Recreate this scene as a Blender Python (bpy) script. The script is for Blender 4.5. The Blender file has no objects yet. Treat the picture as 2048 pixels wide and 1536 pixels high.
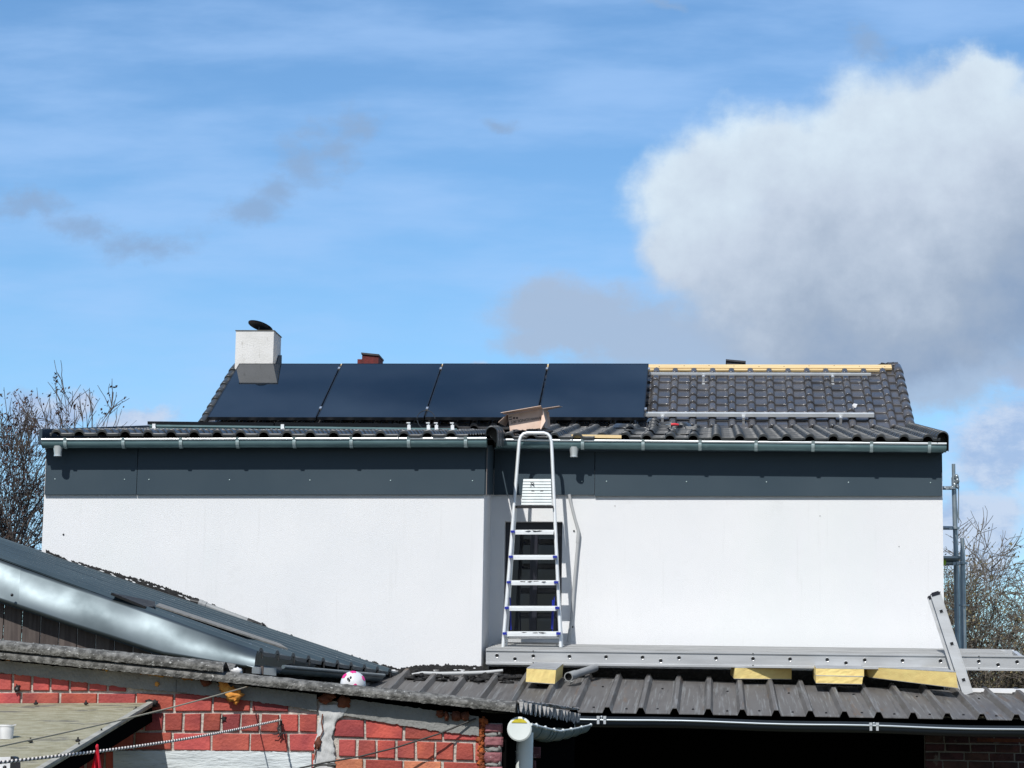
import bpy, math, random
from mathutils import Vector, Matrix, noise
R = random.Random(7)
rad = math.radians

# ------------------------------------------------------------------ camera, world, sun, exposure
FPX = 4700.0                       # focal length in pixels of a 2048 px wide picture
_dy = Vector((1430 - 1024, -(1485 - 768), -FPX)).normalized()
_x = Vector((math.cos(-.0155), math.sin(-.0155), 0)); _x = (_x - _x.dot(_dy) * _dy).normalized()
_z = _x.cross(_dy)
ROT = Matrix((_x, _dy, _z))        # camera -> world
CAM = Vector((0, 0, 1.7))
sc = bpy.context.scene
cd = bpy.data.cameras.new('camera'); cam = bpy.data.objects.new('camera', cd); sc.collection.objects.link(cam)
cam.matrix_world = Matrix.Translation(CAM) @ ROT.to_4x4()
cd.sensor_width = 36; cd.lens = FPX / 2048 * 36; cd.clip_start = .1; cd.clip_end = 5000
sc.camera = cam
sc.view_settings.view_transform = 'Standard'; sc.view_settings.look = 'None'
sc.view_settings.exposure = 0.0; sc.view_settings.gamma = 1
SUN = Vector((.28, 1.0, -1.1)).normalized()     # the way the light travels
sl = bpy.data.lights.new('sun', 'SUN'); sl.energy = 4.2; sl.angle = rad(.5); sl.color = (1, .975, .935)
so = bpy.data.objects.new('sun', sl); sc.collection.objects.link(so)
so.rotation_euler = SUN.to_track_quat('-Z', 'Y').to_euler(); so.location = (-5, -10, 30)

def ray(px, py): return ROT @ Vector((px - 1024, -(py - 768), -FPX))
def at(px, py, Y):
    d = ray(px, py); return CAM + d * ((Y - CAM.y) / d.y)
def onplane(px, py, o, n):
    d = ray(px, py); return CAM + d * ((o - CAM).dot(n) / d.dot(n))
def uv(px, py):
    d = ray(px, py); return (d.x / d.y, d.z / d.y)

w = bpy.data.worlds.new('World'); sc.world = w; w.use_nodes = True
def build_world():
    nt = w.node_tree; N = nt.nodes; L = nt.links; N.clear()
    out = N.new('ShaderNodeOutputWorld'); bg = N.new('ShaderNodeBackground'); L.new(bg.outputs[0], out.inputs[0])
    sky = N.new('ShaderNodeTexSky'); sky.sky_type = 'NISHITA'; sky.sun_disc = False
    sky.sun_elevation = math.asin(-SUN.z); sky.sun_rotation = math.atan2(-SUN.x, -SUN.y)
    sky.altitude = 50; sky.air_density = 1.0; sky.dust_density = .6; sky.ozone_density = 1.6
    S = .10
    bg.inputs[1].default_value = S
    def math_(op, a, b=None, c=None):
        n = N.new('ShaderNodeMath'); n.operation = op
        for i, v in enumerate((a, b, c)):
            if v is None: continue
            if isinstance(v, (int, float)): n.inputs[i].default_value = v
            else: L.new(v, n.inputs[i])
        return n.outputs[0]
    def mixc(f, a, b):
        n = N.new('ShaderNodeMix'); n.data_type = 'RGBA'
        if isinstance(f, (int, float)): n.inputs[0].default_value = f
        else: L.new(f, n.inputs[0])
        for k, v in ((6, a), (7, b)):
            if isinstance(v, tuple): n.inputs[k].default_value = (v[0] / S, v[1] / S, v[2] / S, 1)
            else: L.new(v, n.inputs[k])
        return n.outputs[2]
    def rng(v, a, b, c=0, d=1, smooth=True):
        n = N.new('ShaderNodeMapRange'); n.interpolation_type = 'SMOOTHSTEP' if smooth else 'LINEAR'
        L.new(v, n.inputs[0])
        for i, q in enumerate((a, b, c, d)): n.inputs[i + 1].default_value = q
        return n.outputs[0]
    def noise_(vec, scale, detail=6, rough=.55, w_=None):
        n = N.new('ShaderNodeTexNoise'); n.inputs['Scale'].default_value = scale; n.inputs['Detail'].default_value = detail
        n.inputs['Roughness'].default_value = rough; L.new(vec, n.inputs['Vector']); return n
    tc = N.new('ShaderNodeTexCoord'); sp = N.new('ShaderNodeSeparateXYZ'); L.new(tc.outputs['Generated'], sp.inputs[0])
    y = math_('MAXIMUM', sp.outputs[1], .08)
    u = math_('DIVIDE', sp.outputs[0], y); v = math_('DIVIDE', sp.outputs[2], y)
    cb = N.new('ShaderNodeCombineXYZ'); L.new(u, cb.inputs[0]); L.new(v, cb.inputs[1])
    UV = cb.outputs[0]
    n1 = noise_(UV, 17, 7, .58)
    def vm(op, a, b):
        n = N.new('ShaderNodeVectorMath'); n.operation = op
        for i, q in enumerate((a, b)):
            if isinstance(q, tuple): n.inputs[i].default_value = q
            else: L.new(q, n.inputs[i])
        return n
    d1 = vm('SUBTRACT', n1.outputs['Color'], (.5, .5, .5)).outputs[0]
    d1 = vm('MULTIPLY', d1, (.052, .045, 0)).outputs[0]
    W = vm('ADD', UV, d1).outputs[0]
    n2 = noise_(UV, 60, 5, .6)
    def blobs(lst, src):
        res = None
        for (px, py, rx, ry) in lst:
            c = uv(px, py)
            a = vm('SUBTRACT', src, (c[0], c[1], 0)).outputs[0]
            a = vm('MULTIPLY', a, (FPX / rx, FPX / ry, 0)).outputs[0]
            n = N.new('ShaderNodeVectorMath'); n.operation = 'LENGTH'; L.new(a, n.inputs[0])
            q = math_('SUBTRACT', 1.0, n.outputs['Value'])
            if res is None: res = q
            else:
                m = N.new('ShaderNodeMath'); m.operation = 'SMOOTH_MAX'; L.new(res, m.inputs[0]); L.new(q, m.inputs[1]); m.inputs[2].default_value = .25; res = m.outputs[0]
        return res
    n2c = math_('MULTIPLY', math_('SUBTRACT', n2.outputs[0], .5), .34)
    # clear sky, a touch of veil
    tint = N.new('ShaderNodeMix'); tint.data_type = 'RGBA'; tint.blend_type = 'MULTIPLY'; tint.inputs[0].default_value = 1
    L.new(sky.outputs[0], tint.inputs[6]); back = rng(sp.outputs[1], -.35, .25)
    tm = N.new('ShaderNodeMix'); tm.data_type = 'RGBA'; L.new(back, tm.inputs[0]); tm.inputs[6].default_value = (.62, .64, .67, 1); tm.inputs[7].default_value = SKY_TINT; L.new(tm.outputs[2], tint.inputs[7])   # unseen sky behind the viewer dimmed to cut its fill light
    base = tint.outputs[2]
    st = vm('MULTIPLY', UV, (1.0, 4.2, 1)).outputs[0]
    rotn = N.new('ShaderNodeVectorRotate'); rotn.inputs['Angle'].default_value = rad(8); L.new(st, rotn.inputs[0])
    nw = noise_(rotn.outputs[0], 7, 6, .55)
    veil = math_('MULTIPLY', rng(nw.outputs[0], .34, .70), .52)
    base = mixc(veil, base, (.42, .64, 1.0))
    # grey smudges
    g = blobs([(710, 240, 75, 45), (655, 280, 75, 50), (600, 325, 85, 55), (545, 370, 85, 55), (495, 410, 80, 50), (60, 395, 130, 34), (170, 430, 110, 38), (310, 465, 130, 48), (990, 240, 60, 22), (1740, 95, 60, 30), (1310, 5, 50, 22)], W)
    n3 = noise_(vm('MULTIPLY', UV, (1, 1.6, 1)).outputs[0], 34, 8, .68)
    n3c = math_('MULTIPLY', math_('SUBTRACT', n3.outputs[0], .5), 2.4)
    ga = math_('MULTIPLY', rng(math_('ADD', g, n3c), -.1, 1.0), .85)
    base = mixc(ga, base, (.27, .42, .66))
    # low pale clouds near the horizon
    lo = blobs([(60, 800, 100, 62), (130, 800, 60, 40), (930, 735, 75, 30), (270, 850, 130, 40), (860, 730, 60, 14), (2000, 880, 120, 110), (1960, 1050, 150, 130), (2060, 760, 90, 50)], W)
    la = math_('MULTIPLY', rng(math_('ADD', lo, math_('MULTIPLY', n3c, .35)), -.05, .5), .85)
    base = mixc(la, base, mixc(rng(math_('ADD', n3.outputs[0], math_('MULTIPLY', math_('SUBTRACT', n1.outputs[0], .5), .5)), .38, .62), (.38, .50, .74), (.60, .68, .84)))
    # the big cumulus
    cu = blobs([(1420, 390, 185, 150), (1560, 330, 190, 165), (1740, 290, 210, 190), (1930, 230, 190, 155), (2080, 330, 260, 240),
                (1960, 150, 120, 100), (1720, 430, 330, 190), (1950, 420, 280, 220), (1400, 500, 160, 100), (1600, 540, 330, 170), (1900, 560, 380, 200), (1760, 660, 400, 110), (2250, 500, 300, 300)], W)
    fa = blobs([(1150, 615, 200, 90), (1330, 650, 330, 110), (1120, 670, 180, 55), (1500, 700, 420, 90), (1850, 730, 420, 80)], W)
    fal = math_('MULTIPLY', rng(math_('ADD', fa, math_('MULTIPLY', n3c, .4)), -.05, .6), .85)
    base = mixc(fal, base, (.40, .50, .66))
    ca = rng(math_('ADD', cu, math_('ADD', math_('MULTIPLY', n2c, .7), math_('MULTIPLY', n3c, .06))), -.03, .44)
    # shading: a soft field, brighter up-left
    c0 = uv(1500, 330)
    gu = math_('MULTIPLY', math_('SUBTRACT', u, c0[0]), -FPX / 1500)
    gv = math_('MULTIPLY', math_('SUBTRACT', v, c0[1]), FPX / 520)
    sh = math_('ADD', math_('ADD', gu, gv), math_('MULTIPLY', math_('SUBTRACT', n1.outputs[0], .5), 1.3))
    sh = math_('ADD', sh, math_('MULTIPLY', math_('SUBTRACT', n2.outputs[0], .5), .38))
    cr = N.new('ShaderNodeValToRGB'); L.new(rng(sh, -1.22, .30, 0, 1, False), cr.inputs[0])
    e = cr.color_ramp.elements
    def col(r, g_, b): return (r / S / 10, g_ / S / 10, b / S / 10, 1)
    e[0].position = 0; e[0].color = (.245, .355, .54, 1)
    e[1].position = 1; e[1].color = (.74, .87, .97, 1)
    q = e.new(.3); q.color = (.37, .46, .60, 1)
    q = e.new(.6); q.color = (.56, .65, .78, 1)
    sc_ = vm('MULTIPLY', cr.outputs[0], (1 / S, 1 / S, 1 / S)).outputs[0]
    thin = rng(cu, 0, .5, .8, 1)
    base = mixc(math_('MULTIPLY', ca, thin), base, sc_)
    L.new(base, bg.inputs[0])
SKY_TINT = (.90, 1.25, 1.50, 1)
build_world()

# ------------------------------------------------------------------ materials
def mat(name, c1, c2=None, rough=.6, metal=0, scale=8, detail=5, bump=0, bscale=60, stretch=(1, 1, 1), spec=.5, lo=.35, hi=.65, attr=False, rough2=None, coat=0, spots=None, streak=None):
    m = bpy.data.materials.new(name); m.use_nodes = True
    nt = m.node_tree; N = nt.nodes; L = nt.links; b = N['Principled BSDF']
    b.inputs['Roughness'].default_value = rough; b.inputs['Metallic'].default_value = metal
    b.inputs['Specular IOR Level'].default_value = spec; b.inputs['Coat Weight'].default_value = coat
    c1 = tuple(c1) + (1,); c2 = tuple(c2) + (1,) if c2 else c1
    tc = N.new('ShaderNodeTexCoord'); mp = N.new('ShaderNodeMapping'); L.new(tc.outputs['Object'], mp.inputs[0]); mp.inputs['Scale'].default_value = stretch
    n = N.new('ShaderNodeTexNoise'); n.inputs['Scale'].default_value = scale; n.inputs['Detail'].default_value = detail; L.new(mp.outputs[0], n.inputs['Vector'])
    r = N.new('ShaderNodeMapRange'); L.new(n.outputs[0], r.inputs[0]); r.inputs[1].default_value = lo; r.inputs[2].default_value = hi
    mx = N.new('ShaderNodeMix'); mx.data_type = 'RGBA'; L.new(r.outputs[0], mx.inputs[0]); mx.inputs[6].default_value = c1; mx.inputs[7].default_value = c2
    col = mx.outputs[2]
    if attr:
        a = N.new('ShaderNodeAttribute'); a.attribute_name = 'tint'
        m2 = N.new('ShaderNodeMix'); m2.data_type = 'RGBA'; m2.blend_type = 'MULTIPLY'; m2.inputs[0].default_value = 1
        L.new(col, m2.inputs[6]); L.new(a.outputs['Color'], m2.inputs[7]); col = m2.outputs[2]
    for sp in ([spots] if spots and not isinstance(spots, list) else (spots or [])):   # (colour, scale, threshold, strength[, stretch])
        mp2 = mp
        if len(sp) > 4:
            mp2 = N.new('ShaderNodeMapping'); L.new(tc.outputs['Object'], mp2.inputs[0]); mp2.inputs['Scale'].default_value = sp[4]
        n3 = N.new('ShaderNodeTexNoise'); n3.inputs['Scale'].default_value = sp[1]; n3.inputs['Detail'].default_value = 6; n3.inputs['Roughness'].default_value = .65; L.new(mp2.outputs[0], n3.inputs['Vector'])
        r3 = N.new('ShaderNodeMapRange'); L.new(n3.outputs[0], r3.inputs[0]); r3.inputs[1].default_value = sp[2]; r3.inputs[2].default_value = sp[2] + .06; r3.inputs[4].default_value = sp[3]
        m3 = N.new('ShaderNodeMix'); m3.data_type = 'RGBA'; L.new(r3.outputs[0], m3.inputs[0]); L.new(col, m3.inputs[6]); m3.inputs[7].default_value = tuple(sp[0]) + (1,); col = m3.outputs[2]
    L.new(col, b.inputs['Base Color'])
    if rough2 is not None:
        rr = N.new('ShaderNodeMapRange'); L.new(n.outputs[0], rr.inputs[0]); rr.inputs[1].default_value = lo; rr.inputs[2].default_value = hi; rr.inputs[3].default_value = rough; rr.inputs[4].default_value = rough2
        L.new(rr.outputs[0], b.inputs['Roughness'])
    if bump:
        nb = N.new('ShaderNodeTexNoise'); nb.inputs['Scale'].default_value = bscale; nb.inputs['Detail'].default_value = 5; L.new(mp.outputs[0], nb.inputs['Vector'])
        bp = N.new('ShaderNodeBump'); bp.inputs['Strength'].default_value = bump; bp.inputs['Distance'].default_value = .01; L.new(nb.outputs[0], bp.inputs['Height']); L.new(bp.outputs[0], b.inputs['Normal'])
    return m

M = {}
M['stucco'] = mat('white_render', (.80, .80, .80), (.77, .775, .78), .9, scale=1.6, bump=.55, bscale=170, spec=.2, spots=[((.70, .78, .72), .55, .53, .10, (1.3, 1, .3)), ((.50, .50, .48), 3, .60, .10, (6, 1, .25)), ((.55, .55, .53), 2.2, .62, .10)])
M['bitumen'] = mat('bitumen', (.006, .006, .007), (.02, .019, .018), .8, scale=30, bump=1, bscale=50)
M['fascia'] = mat('anthracite_panel', (.040, .062, .080), (.047, .070, .088), .45, scale=1.4, spec=.22, rough2=.55)
M['fascia_edge'] = mat('bare_trim', (.20, .16, .14), None, .5)
M['zinc'] = mat('zinc_gutter', (.17, .27, .28), (.12, .20, .21), .42, metal=.5, scale=5, stretch=(1, 3, 3), rough2=.55, spots=((.30, .42, .41), 7, .64, .5))
M['bead'] = mat('bright_zinc', (.80, .84, .84), None, .3, metal=.6)
M['bead2'] = mat('grey_zinc_bead', (.42, .46, .48), None, .35, metal=.6)
M['bracket'] = mat('galvanised_bracket', (.50, .60, .60), (.36, .46, .46), .4, metal=.4, scale=40)
M['tile'] = mat('anthracite_tile', (.056, .056, .060), (.086, .081, .080), .17, scale=5, spec=.6, rough2=.28, bump=.12, bscale=30, attr=True, spots=((.30, .30, .29), 120, .80, .5))
M['tile_new'] = mat('dark_glazed_tile', (.032, .037, .040), (.050, .054, .056), .40, scale=7, spec=.55, rough2=.36, attr=True, bump=.1, bscale=30, spots=((.4, .4, .4), 130, .79, .5))
M['panel'] = mat('solar_glass', (.004, .009, .016), (.007, .012, .020), .035, scale=2.5, spec=.55, stretch=(1, 1, 1))
M['panel_frame'] = mat('black_aluminium', (.012, .015, .02), None, .32, metal=.4)
M['alu'] = mat('aluminium', (.82, .83, .83), (.66, .67, .67), .38, metal=.85, scale=12, stretch=(.3, 2, 2), rough2=.5)
M['alu_white'] = mat('bright_aluminium', (.84, .86, .86), (.76, .78, .78), .42, metal=.3, scale=9)
M['alu_tread'] = mat('ribbed_tread', (.58, .62, .62), (.50, .54, .54), .5, metal=.2, scale=14, spots=((.25, .27, .27), 40, .74, .5))
M['alu_plank'] = mat('weathered_aluminium', (.70, .71, .715), (.52, .53, .535), .45, metal=.45, scale=5, stretch=(.35, 3, 3), rough2=.6, spots=[((.80, .80, .79), 2.3, .66, .7), ((.13, .13, .13), 40, .72, .6)])
M['deck'] = mat('deck_aluminium', (.58, .58, .57), (.42, .42, .41), .55, metal=.4, scale=8, stretch=(.25, 4, 4), spots=((.12, .12, .11), 26, .66, .6))
M['black'] = mat('black_plastic', (.008, .008, .009), None, .5)
M['blackm'] = mat('dark_steel', (.01, .01, .013), None, .35)
M['blue'] = mat('blue_plastic', (.008, .02, .30), None, .4)
M['wood'] = mat('pine_board', (.80, .62, .33), (.66, .46, .22), .7, scale=4, stretch=(.6, 14, 14), bump=.2)
M['foamboard'] = mat('yellow_insulation', (.83, .66, .26), (.76, .57, .22), .9, scale=14, bump=.35, bscale=90, spots=((.40, .28, .10), 6, .66, .55, (1, 1, 7)))
M['facing'] = mat('grey_facing', (.42, .43, .44), (.33, .34, .345), .45, metal=.3, scale=8)
M['card'] = mat('cardboard', (.78, .59, .48), (.70, .51, .40), .85, scale=12, bump=.1)
M['ink'] = mat('black_ink', (.03, .02, .02), None, .8)
M['canopy'] = mat('weathered_sheet', (.086, .079, .075), (.135, .130, .125), .55, scale=3, stretch=(8, .8, 1), metal=.0, rough2=.7, lo=.3, hi=.7, spec=.35, spots=[((.24, .25, .25), 5, .55, .55, (9, .14, 1)), ((.045, .045, .045), 4, .58, .6, (8, .25, 1)), ((.13, .085, .055), .9, .60, .6), ((.02, .02, .02), 22, .70, .6)])
M['white_metal'] = mat('white_flashing', (.82, .83, .83), (.7, .7, .7), .45, scale=5)
M['shed_sheet'] = mat('dark_blue_sheet', (.035, .055, .068), (.05, .075, .09), .45, scale=3, stretch=(.6, 5, 1), spec=.35)
M['flashing'] = mat('grey_verge_metal', (.15, .18, .195), (.065, .083, .092), .30, metal=.85, scale=1.3, rough2=.52)
M['board'] = mat('weathered_board', (.055, .042, .038), (.10, .08, .07), .85, scale=6, stretch=(6, 1, .5), bump=.4)
M['shade_black'] = mat('shade_near_black', (.004, .004, .004), None, 1.0, spec=0)  # near-black that holds the shade of recesses, undersides and interiors
M['brick'] = mat('red_brick', (.50, .105, .068), (.33, .062, .048), .78, scale=9, attr=True, bump=.5, bscale=70, spots=[((.10, .04, .03), 46, .70, .8), ((.62, .50, .42), 11, .73, .6)])
M['brick_dull'] = mat('worn_purple_brick', (.30, .12, .13), (.20, .07, .08), .85, scale=22, attr=True, bump=1, bscale=40, spots=((.5, .4, .4), 30, .6, .6))
M['mortar'] = mat('mortar', (.56, .51, .45), (.38, .345, .30), .95, scale=22, bump=1, bscale=70)
M['cement'] = mat('cement', (.26, .26, .245), (.20, .20, .19), .95, scale=7, bump=.9, bscale=45, spots=((.10, .10, .10), 18, .68, .6))
M['plaster'] = mat('white_plaster', (.66, .66, .65), (.44, .44, .43), .9, scale=6, stretch=(1.5, 1, .6), bump=1, bscale=24)
M['paint_band'] = mat('flaking_white_paint', (.66, .70, .70), (.50, .54, .55), .85, scale=7, stretch=(.6, 1, 3), bump=.8, bscale=30, spots=[((.12, .13, .13), 9, .665, .8), ((.35, .38, .38), 30, .62, .6)])
M['eternit'] = mat('lichen_fibre_cement', (.075, .073, .066), (.20, .195, .18), .95, scale=26, bump=1, bscale=90, lo=.40, hi=.60, spots=[((.55, .55, .52), 62, .60, .8), ((.02, .02, .018), 30, .66, .9)])
M['eternit_end'] = mat('broken_sheet_end', (.16, .155, .15), (.40, .39, .38), .95, scale=50, bump=1, bscale=60, spots=((.02, .02, .02), 40, .56, .9))
M['lit_tooth'] = mat('sunlit_sheet_end', (.50, .49, .48), (.34, .33, .32), .95, scale=40, bump=.6)  # sunlit paleness of the sheet ends put into this colour
M['eternit_edge'] = mat('fibre_cement_edge', (.17, .165, .145), (.12, .115, .10), .95, scale=9, bump=.5)
M['foam'] = mat('ochre_foam', (.48, .27, .055), (.26, .11, .02), .85, scale=14, bump=1, bscale=40)
M['foam_red'] = mat('red_brown_foam', (.20, .055, .018), (.09, .025, .012), .75, scale=14, bump=1, bscale=40)
M['foam_bright'] = mat('orange_foam', (.80, .40, .09), (.62, .22, .03), .85, scale=14, bump=1, bscale=40)
M['pvc_white'] = mat('white_plastic', (.76, .80, .77), (.68, .72, .69), .42, scale=5)
M['pvc_green'] = mat('grey_green_plastic', (.17, .22, .21), (.12, .16, .155), .45, scale=6)
M['yellow'] = mat('yellow_plastic', (.75, .62, .04), (.55, .45, .02), .5, scale=12)
M['pvc_grey'] = mat('grey_pipe', (.32, .33, .33), (.24, .25, .255), .5, scale=9, spots=((.1, .1, .1), 20, .68, .6))
M['shed_gutter'] = mat('grey_gutter', (.13, .17, .19), (.09, .12, .135), .4, scale=5)
M['conduit'] = mat('grey_white_conduit', (.42, .43, .43), None, .5)
M['lean'] = mat('mossy_sheet', (.27, .245, .15), (.38, .355, .25), .9, scale=9, stretch=(1.5, 3, 1), bump=.8, bscale=60, spots=[((.10, .095, .095), 2.6, .575, .7, (1.2, 3.5, 1)), ((.52, .50, .38), 14, .60, .5, (1, 3, 1)), ((.20, .20, .10), 5, .60, .5)])
M['gutter_shade'] = mat('shaded_gutter_side', (.012, .018, .026), None, .4)  # shade on the underside of the silver gutter, painted as its colour
M['lean_edge'] = mat('weathered_edge', (.40, .39, .34), (.28, .27, .23), .9, scale=14, bump=.4)
M['rope'] = mat('white_rope', (.72, .66, .60), None, .9)
M['rope_dark'] = mat('dark_rope', (.04, .035, .035), None, .9)
M['cord'] = mat('beige_cord', (.45, .38, .26), None, .8)
M['red_cloth'] = mat('red_cloth', (.62, .008, .03), (.45, .005, .02), .75, scale=30)
M['cable'] = mat('black_cable', (.02, .02, .018), None, .5)
M['steel'] = mat('galvanised_tube', (.42, .47, .49), (.32, .37, .39), .36, metal=.7, scale=10)
M['glass'] = mat('window_glass', (.004, .005, .007), None, .03, spec=.5)
M['winframe'] = mat('dark_window_frame', (.014, .014, .022), None, .35)
M['interior'] = mat('dim_room', (.10, .10, .09), None, .9)
M['soil'] = mat('ground', (.10, .085, .06), (.07, .08, .04), .95, scale=.7, bump=.6, bscale=8)
M['bark'] = mat('bark', (.055, .045, .04), (.10, .085, .075), .9, scale=12, bump=.6)
M['bark_light'] = mat('pale_bark', (.12, .10, .08), (.19, .165, .13), .9, scale=12)
M['dead_leaf'] = mat('dry_leaf', (.045, .024, .022), (.085, .05, .04), .8, scale=2, attr=True)
M['bud'] = mat('budding_leaf', (.15, .125, .065), (.11, .10, .045), .8, scale=1.4, attr=True)
M['lime'] = mat('lime_plastic', (.55, .80, .05), None, .5)
M['pink'] = mat('pink', (.80, .03, .25), None, .4)
M['ballwhite'] = mat('ball_white', (.80, .80, .80), (.66, .66, .66), .4, scale=20)
M['dark_brick'] = mat('dark_red_chimney', (.16, .02, .018), (.09, .015, .014), .8, scale=14, bump=.8)
M['dark_slate'] = mat('dark_slate', (.03, .03, .035), (.05, .05, .055), .7, scale=14)
M['chim'] = mat('stained_render', (.74, .73, .71), (.66, .65, .62), .9, scale=5, bump=.4, bscale=80, spots=[((.30, .28, .24), 5, .58, .5, (2.2, 2.2, .6)), ((.10, .09, .08), 9, .64, .6, (2.2, 2.2, .5))])
M['chim_d'] = 0
M['red_plastic'] = mat('red_tool_plastic', (.7, .05, .06), None, .4)

# ------------------------------------------------------------------ mesh builder and tagging
class MB:
    def __init__(s): s.v = []; s.f = []; s.t = []; s.mi = []; s.cur = (1, 1, 1); s.m = 0; s.sm = []; s.smooth = False
    def add(s, vs, fs):
        o = len(s.v); s.v += [Vector(a) for a in vs]
        for f in fs: s.f.append(tuple(i + o for i in f)); s.t.append(s.cur); s.mi.append(s.m); s.sm.append(s.smooth)
        return s
    def obox(s, c, ax, ay, az):
        c, ax, ay, az = map(Vector, (c, ax, ay, az)); vs = [c + ax * i + ay * j + az * k for i in (-1, 1) for j in (-1, 1) for k in (-1, 1)]
        fs = [(0, 1, 3, 2), (4, 6, 7, 5), (0, 4, 5, 1), (2, 3, 7, 6), (0, 2, 6, 4), (1, 5, 7, 3)]
        if ax.cross(ay).dot(az) < 0: fs = [f[::-1] for f in fs]
        return s.add(vs, fs)
    def box(s, x0, x1, y0, y1, z0, z1):
        return s.obox(((x0 + x1) / 2, (y0 + y1) / 2, (z0 + z1) / 2), ((x1 - x0) / 2, 0, 0), (0, (y1 - y0) / 2, 0), (0, 0, (z1 - z0) / 2))
    def beam(s, a, b, w_, h, up=(0, 0, 1), off=0):
        a, b = Vector(a), Vector(b); d = (b - a); L_ = d.length; d.normalize(); up = Vector(up)
        sd = d.cross(up).normalized(); u2 = sd.cross(d)
        return s.obox((a + b) / 2 + u2 * off, d * L_ / 2, sd * w_ / 2, u2 * h / 2)
    def tube(s, pts, r, n=8, caps=True, flat=1.0):
        pts = [Vector(p) for p in pts]; rs = r if isinstance(r, (list, tuple)) else [r] * len(pts)
        old = s.smooth; s.smooth = True
        vs = []; pu = None
        for i, p in enumerate(pts):
            d = (pts[min(i + 1, len(pts) - 1)] - pts[max(i - 1, 0)]).normalized()
            if pu is None:
                pu = Vector((0, 0, 1)) if abs(d.z) < .9 else Vector((1, 0, 0))
            sd = d.cross(pu)
            if sd.length < 1e-6: sd = d.orthogonal()
            sd.normalize(); pu = sd.cross(d).normalized()
            for k in range(n):
                a = 2 * math.pi * k / n
                vs.append(p + (sd * math.cos(a) + pu * math.sin(a) * flat) * rs[i])
        fs = []
        for i in range(len(pts) - 1):
            for k in range(n):
                fs.append((i * n + k, i * n + (k + 1) % n, (i + 1) * n + (k + 1) % n, (i + 1) * n + k))
        s.add(vs, fs); s.smooth = False
        if caps:
            o = len(vs) - n
            s.add(vs[:n], [tuple(range(n))[::-1]]); s.add(vs[o:], [tuple(range(n))])
        s.smooth = old
        return s
    def grid(s, rows, closed=False, smooth=None):
        n = len(rows[0]); fs = []
        for i in range(len(rows) - 1):
            for k in range(n - 1 + (1 if closed else 0)):
                fs.append((i * n + k, i * n + (k + 1) % n, (i + 1) * n + (k + 1) % n, (i + 1) * n + k))
        old = s.smooth
        if smooth is not None: s.smooth = smooth
        s.add([p for r in rows for p in r], fs); s.smooth = old
        return s
    def prism(s, poly, ext):
        ext = Vector(ext); poly = [Vector(p) for p in poly]; n = len(poly)
        vs = poly + [p + ext for p in poly]
        fs = [tuple(range(n)), tuple(range(n, 2 * n))[::-1]] + [(i, i + n, (i + 1) % n + n, (i + 1) % n) for i in range(n)]
        return s.add(vs, fs)
    def blob(s, c, rx, ry, rz, seed=0, amp=.3, nu=12, nv=8, fr=2.0):
        c = Vector(c); rows = []
        for j in range(nv + 1):
            th = math.pi * j / nv; row = []
            for i in range(nu):
                ph = 2 * math.pi * i / nu
                d = Vector((math.sin(th) * math.cos(ph), math.sin(th) * math.sin(ph), math.cos(th)))
                k = 1 + amp * noise.noise(d * fr + Vector((seed * 3.1, seed, 0)))*1.6
                row.append(c + Vector((d.x * rx, d.y * ry, d.z * rz)) * k)
            rows.append(row)
        return s.grid(rows, closed=True, smooth=True)
    def disc(s, c, n_, r, seg=12):
        c, n_ = Vector(c), Vector(n_).normalized(); a = n_.orthogonal().normalized(); b = n_.cross(a)
        return s.add([c + (a * math.cos(2 * math.pi * k / seg) + b * math.sin(2 * math.pi * k / seg)) * r for k in range(seg)], [tuple(range(seg))])
    def build(s, name, material, parent=None, loc=None, tag_=None):
        if loc is None: loc = ORG.get(parent.name, Vector((0, 0, 0))) if parent else Vector((0, 0, 0))
        loc = Vector(loc)
        me = bpy.data.meshes.new(name)
        me.from_pydata([tuple(p - loc) for p in s.v], [], s.f)
        mats = material if isinstance(material, (list, tuple)) else [material]
        for m in mats: me.materials.append(m)
        me.polygons.foreach_set('material_index', s.mi); me.polygons.foreach_set('use_smooth', s.sm)
        if any(t != (1, 1, 1) for t in s.t):
            ca = me.color_attributes.new('tint', 'FLOAT_COLOR', 'CORNER')
            d = []
            for p, t in zip(me.polygons, s.t):
                for _ in range(p.loop_total): d += [t[0], t[1], t[2], 1]
            ca.data.foreach_set('color', d)
        else:
            ca = me.color_attributes.new('tint', 'FLOAT_COLOR', 'POINT'); ca.data.foreach_set('color', [1.0] * (4 * len(me.vertices)))
        me.update()
        o = bpy.data.objects.new(name, me); sc.collection.objects.link(o)
        if parent: o.parent = parent; ORG[o.name] = loc
        else: o.location = loc; ORG[o.name] = loc
        return o
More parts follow.
